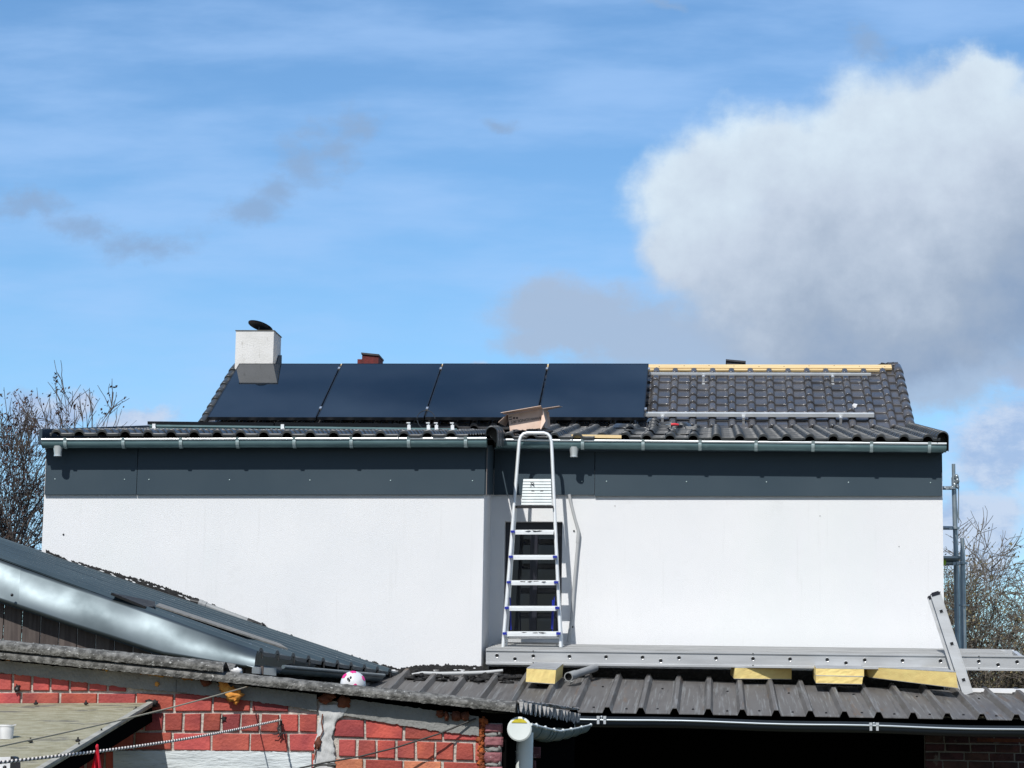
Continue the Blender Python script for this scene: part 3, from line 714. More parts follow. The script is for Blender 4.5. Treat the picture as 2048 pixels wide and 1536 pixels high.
# ------------------------------------------------------------------ cardboard box
e = empty('cardboard_box', at(1054, 864, 22.6), 'open brown cardboard box with splayed flaps standing on the roof tiles', 'box')
YX = 22.55
TL, TR, BR, BL = at(1014.8, 829, YX), at(1085.5, 817.5, YX), at(1089.5, 856, YX), at(1019.5, 864.5, YX)
bk = Vector((.03, .30, .03)); th = .004
mb = MB()
mb.prism([BL, BR, TR, TL], (0, th, 0)); mb.prism([BL + bk, BR + bk, TR + bk, TL + bk], (0, th, 0))
mb.prism([BL, BL + bk, TL + bk, TL], (th, 0, 0)); mb.prism([BR, BR + bk, TR + bk, TR], (-th, 0, 0)); mb.prism([BL, BR, BR + bk, BL + bk], (0, 0, .004))
mb.build('body', M['card'], e)
mb = MB(); f0 = Vector((0, -.11, .012)); mb.prism([TL + Vector((-.03, 0, 0)), TR, TR + f0 + Vector((-.01, 0, 0)), TL + f0 + Vector((-.055, 0, -.012))], (0, 0, .005)); mb.build('front_flap', M['card'], e)
mb = MB(); A = at(996.5, 845, YX - .03); mb.prism([TL + Vector((-.002, 0, 0)), A, A + Vector((.06, .16, -.02)), TL + bk * .6], (0, 0, .005)); mb.build('side_flap', M['card'], e)
mb = MB(); A = at(1119, 812.5, YX + .1); mb.prism([TR, A, A + bk * .6, TR + bk], (0, 0, .005)); mb.build('side_flap', M['card'], e)
mb = MB(); A = at(1085, 818, YX - .01); B = at(1091, 842, YX - .08); Cc = at(1080, 862, YX - .10); D_ = at(1089, 856, YX)
mb.prism([A, B, Cc, at(1085, 856, YX)], (0, .004, 0)); mb.prism([at(1098, 824, YX + .2), at(1101, 853, YX + .2), at(1091, 853, YX + .18), at(1092, 824, YX + .2)], (0, .004, 0)); mb.build_each('torn_flap', M['card'], e)
mb = MB(); mb.prism([at(1037, 821.5, YX + .01), at(1056, 817, YX + .01), at(1055, 815.5, YX + .02), at(1040, 818.5, YX + .02)], (0, .01, 0)); mb.build('white_liner', M['ballwhite'], e)
# printing (upside down on the box)
def text(s, size, c, right, up_, m, name, parent, ext=.0008, off=(0, -.0025, 0)):
    cu = bpy.data.curves.new(name, 'FONT'); cu.body = s; cu.size = size; cu.align_x = 'CENTER'; cu.align_y = 'CENTER'; cu.extrude = ext; cu.materials.append(m)
    o = bpy.data.objects.new(name, cu); sc.collection.objects.link(o)
    r_, u_ = Vector(right).normalized(), Vector(up_).normalized(); n_ = r_.cross(u_)
    m4 = Matrix((r_, u_, n_)).transposed().to_4x4(); m4.translation = Vector(c) + Vector(off) - (ORG[parent.name] if parent else Vector())
    o.matrix_local = m4
    me = bpy.data.meshes.new_from_object(o); bpy.data.objects.remove(o); o = bpy.data.objects.new(name, me); sc.collection.objects.link(o)
    if parent: o.parent = parent
    o.matrix_local = m4
    return o
rx = (TL - TR); upb = (BL - TL)
text('WWW.IONOL.IRT', .038, at(1053, 839.5, YX), rx, upb, M['ink'], 'printed_text', e)
mb = MB()
for k, (ax, bx, yy) in enumerate(((1018, 1024, 834), (1018, 1024, 838.5))): mb.prism([at(ax, yy + 1.4, YX - .001), at(bx, yy + .6, YX - .001), at(bx, yy - 1, YX - .001), at(ax, yy - .2, YX - .001)], (0, -.001, 0))
for px in (1028, 1034): mb.blob(at(px, 836, YX - .001), .011, .001, .009, px, .3)
mb.build('printed_marks', M['ink'], e)

# ------------------------------------------------------------------ loose tiles, scraps on the roof
tp = MB(); rows = []
tl = MB()
def onlow(px, Y, h):
    return Vector((at(px, 860, Y).x, Y, ZER + (Y - YER) * (ZB - ZER) / (YB - YER) + h))
def loose(c, rot, label):
    mb = MB(); mb.cur = (.95, .95, 1); rows = []
    mt = Matrix.Translation(c) @ Matrix.Rotation(rot, 4, 'Z')
    for (dv, dn) in ((0, -.006), (0, .008), (.27, .0), (.40, -.002)):
        rows.append([mt @ (ux * (s_ - .11) + vR * dv + nR * (h_prof(s_) + dn)) for s_ in SS])
    mb.grid(rows, smooth=True); mb.grid([[p - nR * .012 for p in r_] for r_ in rows][::-1], smooth=True)
    tag(mb.build('roof_tile', M['tile_new'], loc=c), label, 'roof tile', 'loose roof tiles on the low roof')
labs = ['loose dark roof tile at the bottom of the pile beside the last panel', 'loose dark roof tile in the middle of the pile beside the last panel', 'loose dark roof tile on top of the pile beside the last panel']
for k in range(3): loose(onlow(1318 + 1.5 * k, 22.55 + .02 * k, .085 + .030 * k), rad(3 + 2 * k), labs[k])
loose(onlow(1270, 22.5, .085), rad(20), 'loose dark roof tile lying askew left of the pile of tiles')
loose(onlow(1372, 22.6, .10), rad(-8), 'loose dark roof tile right of the red-handled tool')
mb = MB(); c = onlow(1342, 22.5, .13)
e = empty('hand_tool', c, 'small tool with a red handle lying between the loose tiles', 'tool')
mb.tube([c, c + Vector((.035, .0, .0)), c + Vector((.07, .02, 0))], [.012, .014, .010], 10); mb.build('handle', M['red_plastic'], e)
mb = MB(); mb.tube([c + Vector((0, 0, .0)), c + Vector((-.05, .03, .0))], .006, 8); mb.build('blade', M['steel'], e)
mb = MB(); c = onplane(1708, 812, Vector((0, YB, ZB)) + nM * .06, nM)
mb.prism([c + Vector((-.035, 0, -.012)), c + Vector((.02, 0, -.02)), c + Vector((.035, .0, .012)), c + Vector((-.005, 0, .02))], Vector((.004, .02, .012)))
tag(mb.build('paper_scrap', M['ballwhite'], loc=c), 'white crumpled scrap lying on the steep tiles below the upper rail', 'scrap')
mb = MB(); mb.tube([onplane(a_, b_, Vector((0, YB, ZB)) + nM * .06, nM) for a_, b_ in ((1340, 838), (1420, 841), (1500, 841), (1600, 838), (1660, 834), (1722, 832))], .005, 6)
tag(mb.build('roof_cable', M['cable'], loc=onplane(1500, 838, Vector((0, YB, ZB)), nM)), 'thin black cable lying on the tiles just under the lower rail', 'cable')
# exposed batten and cloth where a tile is missing
mb = MB(); a = at(1143, 872.5, YER + .05); b = at(1243, 874, YER + .05); mb.beam(a, b, .05, .03); mb.build('eaves_batten', M['wood'], house)
mb = MB(); c = onlow(1062, 22.12, .065)
for k in range(5): mb.blob(c + Vector((-.12 + .07 * k, .05 * math.sin(k * 2), .0)), .06, .07, .014, k, .7, 10, 6, 2.6)
tag(mb.build('crumpled_membrane', M['dark_slate'], loc=c), 'crumpled dark membrane lying in front of the cardboard box', 'membrane')

# ------------------------------------------------------------------ white conduit on the wall
mb = MB(); Yc = YW - .03
mb.tube([at(1138.5, 989, Yc), at(1141, 1003, Yc), at(1149, 1035, Yc), at(1156.5, 1060, Yc), at(1157, 1075, Yc), at(1154.5, 1100, Yc), at(1147.5, 1180, Yc), at(1144, 1232, Yc), at(1136, 1285, Yc)], .0155, 10)
mb.tube([at(1157.2, 1066, Yc), at(1155.5, 1086, Yc)], .0185, 10)
tag(mb.build('conduit', M['conduit'], loc=at(1144, 1250, Yc)), 'bent grey-white plastic conduit hanging on the wall right of the stepladder', 'conduit')

# ------------------------------------------------------------------ canopy (metal sheet roof in front of the house)
YF, YK = 19.4, 21.7
F0, F1 = at(1155, 1423.5, YF), at(2038, 1439.5, YF); K0, K1 = at(1184, 1354, YK), at(1926, 1381, YK)
def canz(x, y):
    zf_ = F0.z + (F1.z - F0.z) * (x - F0.x) / (F1.x - F0.x); zk = K0.z + (K1.z - K0.z) * (x - K0.x) / (K1.x - K0.x)
    return zf_ + (zk - zf_) * (y - YF) / (YK - YF)
can = empty('canopy', (0, 20.5, 0), 'open lean-to canopy of dark ribbed metal sheet in front of the white house', 'canopy')
PX0 = at(1080.4, 1420, YF).x; PITCH = .275
prof = []   # (x, dz)
i0 = -9
for i in range(i0, 16):
    c = PX0 + i * PITCH
    prof += [(c - .040, 0), (c - .018, .046), (c + .016, .046), (c + .038, 0)]
mb = MB(); ny = 10
def canrow(y, dz=0, xmin=-99, xmax=99): return [Vector((x, y, canz(x, y) + d + dz)) for x, d in prof if xmin <= x <= xmax]
ys_all = [YF + (YK - YF) * k / ny for k in range(ny + 1)]
ysw = [YF + (21.44 - YF) * k / ny for k in range(ny + 1)]
mb.grid([canrow(y, 0) for y in ys_all]); mb.grid([canrow(y, -.006) for y in ys_all[::-1]])
mb.grid([canrow(YF, -.006), canrow(YF, 0)])
sheet = mb.build('roof_sheet', M['canopy'], can)
mb = MB(); r = random.Random(4)
for i in range(-7, 14):
    x = PX0 + (i + .5) * PITCH + r.uniform(-.02, .02); y = YF + .22 + r.uniform(-.03, .05); mb.blob((x, y, canz(x, y) + .004), .011, .011, .008, i, .1, 8, 6)
    if i % 2: mb.blob((x + .01, y + 1.35, canz(x, y + 1.35) + .004), .011, .011, .008, i, .1, 8, 6)
mb.build_each('roof_screw', M['black'], sheet)
# rear flashing, purlins, posts, back wall
mb = MB(); xa = K1.x
fa_, fb_ = at(1926, 1380, 21.5), at(2130, 1382, 21.5); mb.obox((fa_ + fb_) / 2, (fb_ - fa_) / 2, (0, .03, .004), (0, 0, .011)); mb.obox((fa_ + fb_) / 2 + Vector((0, .10, -.07)), (fb_ - fa_) / 2, (0, .008, 0), (0, 0, .09))
mb.obox((xa - .0, YK - .04, canz(xa, YK) + .03), (.012, 0, 0), (0, .10, 0), (0, 0, .03))
mb.build('rear_flashing', M['white_metal'], can)
mb = MB()
for y in (YF + .12, YF + 1.2, YK - .15): mb.beam((-3.3, y, canz(-3.3, y) - .06), (4.1, y, canz(4.1, y) - .06), .06, .10)
mb.build_each('purlin', M['shade_black'], can)
mb = MB(); mb.box(-2.1, XR + .3, YW - .12, YW - .1, 0, 2.1); mb.box(XR + .3, 4.4, YK - .06, YK - .04, 0, canz(3, YK) - .14); mb.build('back_boarding', M['shade_black'], can)  # boards coloured near-black for the shade under the canopy
mb = MB(); mb.box(4.12, 4.2, YF + .1, YK, 0, 1.9); mb.box(-3.35, -3.3, YF + .1, 21.4, 0, 1.9); mb.build('side_boarding', M['shade_black'], can)
# brick piers below the canopy
def bricks_into(mb, mortar, o, uxv, uzv, L_, H, bl, bh, jt, depth, r, header_first=True, colour=None, clip=None, jitter=.0028, english=True, half=None):
    """bricks laid on plane with origin o; outward is -Y"""
    nrm = Vector((0, -1, 0)); row = 0; z = 0
    while z < H:
        hd = english and ((row % 2 == 0) == header_first)
        wb = (bl - jt) / 2 if hd else bl; x = -r.uniform(.1, .9) * bl if half is None else -half[row % 2] * bl
        while x < L_:
            xa, xb = max(x, 0), min(x + wb, L_)
            if xb - xa > .012:
                za, zb2 = z, z + bh
                if clip is None or clip((xa + xb) / 2, (za + zb2) / 2):
                    q = [(xa, za), (xb, za), (xb, zb2), (xa, zb2)]
                    q = [(a + r.uniform(-jitter, jitter), b + r.uniform(-jitter, jitter)) for a, b in q]
                    base = [o + uxv * a + uzv * b for a, b in q]
                    cx = sum(a for a, b in q) / 4; cz = sum(b for a, b in q) / 4; bv = .0035
                    dj = r.uniform(-.0015, .002)
                    mid = [p + nrm * (depth - bv + dj) for p in base]
                    q2 = [(a + (bv if a < cx else -bv), b + (bv if b < cz else -bv)) for a, b in q]
                    fr = [o + uxv * a + uzv * b + nrm * (depth + dj) for a, b in q2]
                    mb.cur = colour(r)
                    mb.add(base + mid + fr, [(0, 1, 5, 4), (1, 2, 6, 5), (2, 3, 7, 6), (3, 0, 4, 7), (4, 5, 9, 8), (5, 6, 10, 9), (6, 7, 11, 10), (7, 4, 8, 11), (8, 9, 10, 11)])
            x += wb + jt
        z += bh + jt; row += 1
    mb.cur = (1, 1, 1)
def brick_tint(r):
    k = r.uniform(.72, 1.2)
    if r.random() < .08: return (k * 1.2, k * 2.0, k * 1.5)
    if r.random() < .14: return (k * .7, k * .55, k * .75)
    return (k, k * r.uniform(.8, 1.05), k * r.uniform(.85, 1.1))
mb = MB(); mo = MB(); r = random.Random(3)
Xp0, Xp1 = at(1850, 1500, 20.6).x, at(2120, 1500, 20.6).x
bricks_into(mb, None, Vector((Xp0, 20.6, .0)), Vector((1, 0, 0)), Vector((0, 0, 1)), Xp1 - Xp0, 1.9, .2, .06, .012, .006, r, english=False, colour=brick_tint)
M['brick_shaded'] = mat('shade_darkened_brick', (.10, .05, .045), (.05, .03, .028), .9, scale=12, attr=True, bump=1, bscale=40, spots=((.25, .23, .21), 7, .62, .6)); pr = mb.build('brick_pier', M['brick_shaded'], can); mo.box(Xp0 + .01, Xp1, 20.601, 20.8, 0, 1.95); mo.build('pier_mortar', M['cement'], pr)  # brick colour darkened for the shade below the canopy
mb = MB(); mb.beam(at(1955, 1480, 20.4), at(2090, 1482, 20.4), .06, .03); mb.build('lintel', M['foam_red'], can)
mb = MB(); mo = MB(); Xp0, Xp1 = at(1092, 1500, 17.8).x, at(1115, 1500, 17.8).x
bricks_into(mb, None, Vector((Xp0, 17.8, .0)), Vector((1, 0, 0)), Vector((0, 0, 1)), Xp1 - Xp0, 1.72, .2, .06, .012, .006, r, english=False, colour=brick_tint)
mb.build('brick_pier', M['brick_shaded'], can); mo.box(Xp0 + .01, Xp1, 17.801, 18.0, 0, 1.78); mo.build('pier_mortar', M['cement'], can)
# canopy gutter: half-round, sagging a little
mb = MB(); mi = MB(); bd = MB(); Yg = YF - .13; rows = []; rows2 = []; bp = []
gp = [(1120, 1437.5), (1300, 1441), (1500, 1446), (1680, 1450.5), (1850, 1455), (2048, 1459.5), (2120, 1461)]
for k in range(21):
    px = 1100 + 1050 * k / 20; p = at(px, interp(gp, px) + 1.0 * math.sin(k * .9), Yg); rg = .06; c = p + Vector((0, rg, 0)); bp.append(p)
    rows.append([c + Vector((0, math.cos(math.pi + math.pi * q / 12) * rg, math.sin(math.pi + math.pi * q / 12) * rg)) for q in range(13)] + [c + Vector((0, rg, .03))])
    rows2.append([c + Vector((0, math.cos(math.pi + math.pi * q / 12) * (rg - .003), math.sin(math.pi + math.pi * q / 12) * (rg - .003))) for q in range(13)][::-1])
mb.grid(rows, smooth=True); mb.m = 1; mb.grid(rows2, smooth=True); gt = mb.build('gutter', [M['gutter_shade'], M['zinc']], can)
bd.tube(bp, .0095, 10); bd.build('bead', M['bead2'], gt)
for px in (1203, 1748):
    for dx in (-6.5, 6.5):
        p = at(px + dx, interp(gp, px) - .5, Yg); m2 = MB(); m2.obox(p + Vector((0, .01, .014)), (.012, 0, 0), (0, .03, 0), (0, 0, .012)); m2.obox(p + Vector((0, -.012, -.02)), (.010, 0, 0), (0, .004, 0), (0, 0, .018)); m2.build('bracket', M['alu'], gt)
    p = at(px, interp(gp, px) - 6, Yg + .03); m2 = MB(); m2.tube([p, p + Vector((0, 0, -.06))], .006, 8); m2.blob(p, .011, .011, .007, 1, 0, 8, 6); m2.build('bolt', M['alu'], gt)

# ------------------------------------------------------------------ insulation blocks, pipe and hose on the canopy
def block(pts, depth, label, Y, extra=None, sag=0):
    depth += .2 if not isinstance(Y, tuple) else 0
    """pts: front-face pixel quad BL, BR, TR, TL"""
    Yl, Yr = Y if isinstance(Y, tuple) else (Y, Y); q = [at(x, y, Yq) for (x, y), Yq in zip(pts, (Yl, Yr, Yr, Yl))]; e = empty('insulation_block', (q[0] + q[1]) / 2, label, 'insulation block', 'insulation blocks under the plank')
    d = Vector((0, depth, depth * .11)) + Vector(extra or (0, 0, 0)); mb = MB(); r = random.Random(int(pts[0][0]))
    n = 12; t = .004
    lo = [q[0].lerp(q[1], k / n) for k in range(n + 1)]; hi = [q[3].lerp(q[2], k / n) for k in range(n + 1)]
    jit = lambda p, a: p + Vector((0, r.uniform(-a, a), 0))
    rows = [[jit(l.lerp(h, f), .0022) for l, h in zip(lo, hi)] for f in (0, .35, .7, 1)]
    mb.grid(rows); mb.add([q[0], q[3], q[3] + d, q[0] + d], [(0, 1, 2, 3)]); mb.add([q[1], q[2], q[2] + d, q[1] + d], [(3, 2, 1, 0)])
    mb.add([q[0] + d, q[1] + d, q[2] + d, q[3] + d], [(3, 2, 1, 0)])
    mb.build('foam_core', M['foamboard'], e)
    mb = MB(); u3 = Vector((0, 0, .004)); mb.prism([q[3] + u3 * .2, q[2] + u3 * .2, q[2] + d + u3 * .2, q[3] + d + u3 * .2], u3); mb.prism([q[0], q[1], q[1] + d, q[0] + d], -u3); mb.build('facing', M['facing'], e)
    return e
block([(1051.5, 1363.5), (1109.5, 1367.5), (1112, 1340), (1053.5, 1337)], .50, 'small yellow insulation block under the left end of the plank', 20.72, extra=(.02, 0, .0))
block([(1468, 1357), (1583, 1358), (1583, 1337), (1470, 1336)], .45, 'wide yellow insulation block half shaded by the middle of the plank', (21.47, 21.66), extra=(-.03, 0, 0))
block([(1632, 1366), (1724, 1368), (1726, 1354), (1632, 1352)], .45, 'lower yellow slab of the short two-layer insulation stack', 21.12)
block([(1631, 1350.8), (1728, 1352.8), (1728, 1338.5), (1632, 1337)], .45, 'upper yellow slab of the short two-layer insulation stack', 21.17)
block([(1738, 1354), (1916, 1376), (1912, 1345), (1732, 1334)], .40, 'long yellow insulation block beside the foot of the leaning ladder', (21.6, 20.92), extra=(-.05, 0, .0))
e = empty('pipe', at(1150, 1360, 21.0), 'short grey plastic pipe with its open end beside the first insulation block', 'pipe')
a = at(1137, 1353.5, 20.95); d = (at(1190, 1336, 21.5) - a)
mb = MB(); mb.tube([a, a + d * .25], .040, 20, caps=False); mb.tube([a + d * .2, a + d], .034, 20, caps=False); mb.build('barrel', M['pvc_grey'], e)
mb = MB(); n_ = -d.normalized(); mb.disc(a - n_ * .03, n_, .035, 20); mb.tube([a - n_ * .03, a], .0335, 20, caps=False); mb.build('bore', M['black'], e)
mb = MB(); mb.tube([a + n_ * .001, a - n_ * .012], .042, 20, caps=False)
a2 = n_.orthogonal().normalized(); b2 = n_.cross(a2)
mb.grid([[a + n_ * .001 + (a2 * math.cos(2 * math.pi * k / 20) + b2 * math.sin(2 * math.pi * k / 20)) * rr_ for k in range(20)] for rr_ in (.042, .0335)], closed=True); mb.build('rim', M['pvc_grey'], e)
mb = MB(); mb.tube([at(x, y, 21.25) for x, y in ((824, 1349), (845, 1346), (880, 1347.5), (930, 1346.5), (970, 1345), (1006, 1341))], [.011, .016, .018, .018, .018, .013], 10)
tag(mb.build('hose', M['conduit'], loc=at(900, 1350, 21.2)), 'pale grey hose lying at the foot of the white wing wall', 'hose')
# debris between the canopy and the walls
r = random.Random(21); mb = MB()
for k in range(46):
    px = r.uniform(815, 1045); Y = r.uniform(21.05, 21.35); x = at(px, 1350, Y).x; z = canz(x, Y) + r.uniform(.0, .03)
    mb.blob((x, Y, z), r.uniform(.02, .06), r.uniform(.02, .05), r.uniform(.008, .03), k, .7, 8, 5)
kind(mb.build('debris', M['bitumen']), 'stuff')
mb = MB()
for k in range(14):
    px = r.uniform(985, 1180); Y = r.uniform(21.0, 21.3); x = at(px, 1350, Y).x; z = canz(x, Y) + .015; mb.blob((x, Y, z), r.uniform(.006, .02), .01, r.uniform(.004, .01), k, .7, 8, 5)
kind(mb.build('pale_debris', M['pvc_grey']), 'stuff')

# ------------------------------------------------------------------ aluminium plank
YP = 21.50; A0 = at(972, 1298.5, YP); A1 = at(2110, 1312, YP); hP = .135; tl_ = rad(7.5)
up_ = Vector((0, -math.sin(tl_) * 0, 1)); bkv = Vector((0, math.cos(tl_), math.sin(tl_)))
e = empty('plank', A0, 'long grey aluminium plank with round holes lying on yellow insulation blocks', 'plank')
dirx = (A1 - A0).normalized(); nup = dirx.cross(bkv).normalized()
WPL = .58
mb = MB()
def brail(o, L_, s_):
    c = o + dirx * L_ / 2
    mb.obox(c - nup * hP / 2, dirx * L_ / 2, bkv * .003, nup * (hP / 2))
    for dz, hh in ((-.006, .007), (-hP + .008, .009)): mb.obox(c + nup * dz - bkv * .007, dirx * L_ / 2, bkv * .006, nup * hh)
LP = (A1 - A0).length
brail(A0, LP, 1); frb = mb
LD = (at(2018, 1305, YP + .3) - A0).x
mb = MB(); mb.obox(A0 + bkv * WPL + dirx * (LD + .08) / 2 - nup * hP / 2, dirx * (LD + .08) / 2, bkv * .004, nup * hP / 2); mb.build('rear_rail', M['alu_plank'], e)
mb = MB(); ns = 7
for k in range(ns):
    w0 = .02 + (WPL - .03) * k / ns; w1 = .02 + (WPL - .03) * (k + 1) / ns - .012
    mb.obox(A0 + dirx * LD / 2 + bkv * (w0 + w1) / 2 - nup * .004, dirx * (LD / 2 - .012 * k), bkv * (w1 - w0) / 2, nup * .006)
    mb.obox(A0 + dirx * LD / 2 + bkv * (w0 + .006) + nup * .006, dirx * (LD / 2 - .012 * k), bkv * .004, nup * .004)
mb.obox(A0 + dirx * LD / 2 + bkv * WPL / 2 - nup * .022, dirx * LD / 2, bkv * (WPL / 2 - .01), nup * .006)
mb.build('deck', M['deck'], e)
mb = MB(); mb.obox(A0 + dirx * (LD + .08) + bkv * WPL / 2 - nup * .04, dirx * .02, bkv * WPL / 2, nup * .03); mb.obox(A0 + dirx * .006 + bkv * WPL / 2 - nup * hP / 2, dirx * .004, bkv * WPL / 2, nup * hP / 2); mb.build('end_bar', M['alu_plank'], e)
holes = [(994, 0), (1030, 1), (1066.5, 0), (1139, 0), (1212, 0), (1285, 0), (1321.5, 1), (1358, 0), (1432, 0), (1506, 0), (1580, 0), (1654.5, 0), (1692, 1), (1729.5, 0), (1805, 0), (1881, 0), (1957.5, 0), (1996, 1), (2034, 0)]
hm = MB(); rm = MB(); hm.m = 1; rm.m = 2
for px, lo_ in holes:
    s_ = (at(px, 1310, YP) - A0).x; c = A0 + dirx * s_ - nup * (.057 + (.028 if lo_ else 0)) - bkv * .0035
    n_ = -bkv; hm.disc(c + n_ * .0012, n_, .0155, 18)
    a2 = dirx; b2 = nup
    for rr0, rr1, dz0, dz1 in ((.0155, .0185, .001, .003), (.0185, .021, .003, .0)):
        rm.grid([[c + n_ * dz0 + (a2 * math.cos(t) + b2 * math.sin(t)) * rr0 for t in [2 * math.pi * k / 18 for k in range(18)]], [c + n_ * dz1 + (a2 * math.cos(t) + b2 * math.sin(t)) * rr1 for t in [2 * math.pi * k / 18 for k in range(18)]]], closed=True, smooth=True)
for px in (1066.5, 1506, 1957.5):
    s_ = (at(px, 1310, YP) - A0).x
    for dz in (.010, .116): hm.disc(A0 + dirx * s_ - nup * dz - bkv * .0145, -bkv, .006, 10)
for q in (hm, rm):
    o_ = len(frb.v); frb.v += q.v; frb.f += [tuple(i + o_ for i in f) for f in q.f]; frb.t += q.t; frb.mi += q.mi; frb.sm += q.sm
frb.build('front_rail', [M['alu_plank'], M['black'], M['alu']], e)

# ------------------------------------------------------------------ stepladder
lad = empty('stepladder', at(1063, 1297, 21.5), 'white aluminium stepladder with blue caps leaning on the gutter', 'ladder')
YT, YBo = 21.88, 21.68
def lY(py): return YT + (YBo - YT) * (py - 866) / (1297 - 866)
def LP_(px, py, dY=0): return at(px, py, lY(py) + dY)
mb = MB()
path = [(1005.5, 1297), (1037.5, 893), (1038.6, 882), (1041.5, 873.5), (1047, 868), (1054, 866), (1088, 866), (1095, 868.3), (1100, 873.5), (1102.6, 882), (1103.5, 893), (1121.5, 1296)]
pts = [LP_(x, y) for x, y in path]
mb.tube([p for p in pts], .0165, 10, flat=1.0)
mb.build('front_frame', M['alu_white'], lad)
def railx(py, side):
    return (1005.5 + (1037.5 - 1005.5) * (1297 - py) / 404) if side < 0 else (1121.5 + (1103.5 - 1121.5) * (1296 - py) / 403)
steps = [1058.7, 1109, 1159.8, 1211, 1262]
for k, py in enumerate(steps):
    a = LP_(railx(py, -1) + 3, py + 3.5); b = LP_(railx(py, 1) - 3, py + 3.5); mb = MB(); d = b - a
    f = Vector((0, -.055, -.010)); bkk = Vector((0, .035, .012)); up2 = Vector((0, 0, .012))
    mb.prism([a + f, b + f, b + bkk, a + bkk], (0, 0, -.008))
    mb.prism([a + f + Vector((0, -.003, .002)), b + f + Vector((0, -.003, .002)), b + f + Vector((0, -.003, -.026)), a + f + Vector((0, -.003, -.026))], (0, .004, 0))
    for q in range(5): mb.obox((a + b) / 2 + f.lerp(bkk, (q + .5) / 5) + Vector((0, 0, .002)), d / 2, (0, .003, .0006), (0, 0, .002))
    st = mb.build('step', M['alu_white'], lad)
    for sd, p in ((-1, a), (1, b)):
        if k == 0 and sd > 0: continue
        m2 = MB(); m2.obox(p + f * .5 + Vector((-.003 * sd * -1, -.012, -.002)), (.019, 0, 0), (0, .036, .004), (0, 0, .010)); m2.build('cap', M['blue'], st)
    if k in (0, 2, 4):   # dried mortar on the treads
        m2 = MB(); r = random.Random(k)
        for q in range(10): m2.blob(a.lerp(b, r.uniform(.25, .75)) + f * r.uniform(.3, 1.04) + Vector((0, 0, .004)), r.uniform(.01, .03), .012, .004, q, .6, 8, 5)
        m2.build('dirt', M['bitumen'], st)
# platform, tipped up
PL = [LP_(1042.5, 1010.5, -.03), LP_(1103.5, 1010.5, -.03), LP_(1101.8, 958, .0), LP_(1046.8, 958, .0)]
mb = MB(); nS = 9
for k in range(nS):
    f0, f1 = k / nS + .014, (k + 1) / nS - .014
    q = [PL[0].lerp(PL[3], f0), PL[1].lerp(PL[2], f0), PL[1].lerp(PL[2], f1), PL[0].lerp(PL[3], f1)]
    mb.prism([p + Vector((0, -.008, 0)) for p in q], (0, .009, 0))
mb.prism([p + Vector((0, .003, 0)) for p in PL], (0, .016, 0))
pl = mb.build('platform', M['alu_tread'], lad)
mb = MB(); c = (PL[0] + PL[1] + PL[2] + PL[3]) / 4 + Vector((.005, -.005, .0))
for sd in (-1, 1):
    q = [c + Vector((sd * (.055 - .032 * math.sin(t)) , -.001, .018 * math.cos(t))) for t in [math.pi * k / 8 for k in range(9)]]
    mb.prism(q, (0, -.001, 0))
mb.build('grip_holes', M['black'], pl)
mb = MB(); c2 = PL[0].lerp(PL[2], .5) + Vector((-.035, -.0052, .075)); r = random.Random(2)
for a_, b_ in (((-.02, .016), (.018, -.018)), ((-.02, -.018), (-.004, .004)), ((0, .018), (.016, .004)), ((.003, .0), (.018, .012)), ((-.012, .012), (.002, .016))):
    mb.tube([c2 + Vector((a_[0], 0, a_[1])), c2 + Vector((b_[0], 0, b_[1]))], .0028, 6)
mb.build('printed_mark', M['dark_slate'], pl)
mb = MB(); mb.obox((PL[0] + PL[1]) / 2 + Vector((-.02, .0, -.016)), ((PL[1] - PL[0]) / 2 + Vector((.035, 0, 0))), (0, .022, 0), (0, 0, .011)); mb.build('platform_hinge', M['black'], lad)
# rear frame just behind the front one
mb = MB()
Lr = [LP_(1012.5, 1293, .10), LP_(1032, 1010, .05)]; Rr = [LP_(1124.5, 1294, .10), LP_(1107.5, 1010, .05)]
for q in (Lr, Rr): mb.tube(q, .011, 8)
for py in (1276,): mb.tube([LP_(1013.5, py, .09), LP_(1123, py, .09)], .008, 8)
mb.build('rear_frame', M['alu_white'], lad)
mb = MB()
mb.tube([LP_(1106, 1200, .07), LP_(1104, 1258, .085)], .009, 8); mb.tube([LP_(1109, 1193, .06), LP_(1105, 1262, .09)], .005, 8); mb.tube([LP_(1020, 1195, .05), LP_(1022, 1260, .09)], .006, 8)
mb.build_each('spreader_bar', M['blue'], lad)
mb = MB()
for px in (1005.5, 1121.5): p = LP_(px, 1297); mb.obox(p, (.02, 0, 0), (0, .02, 0), (0, 0, .012))
mb.build_each('foot', M['pvc_grey'], lad)

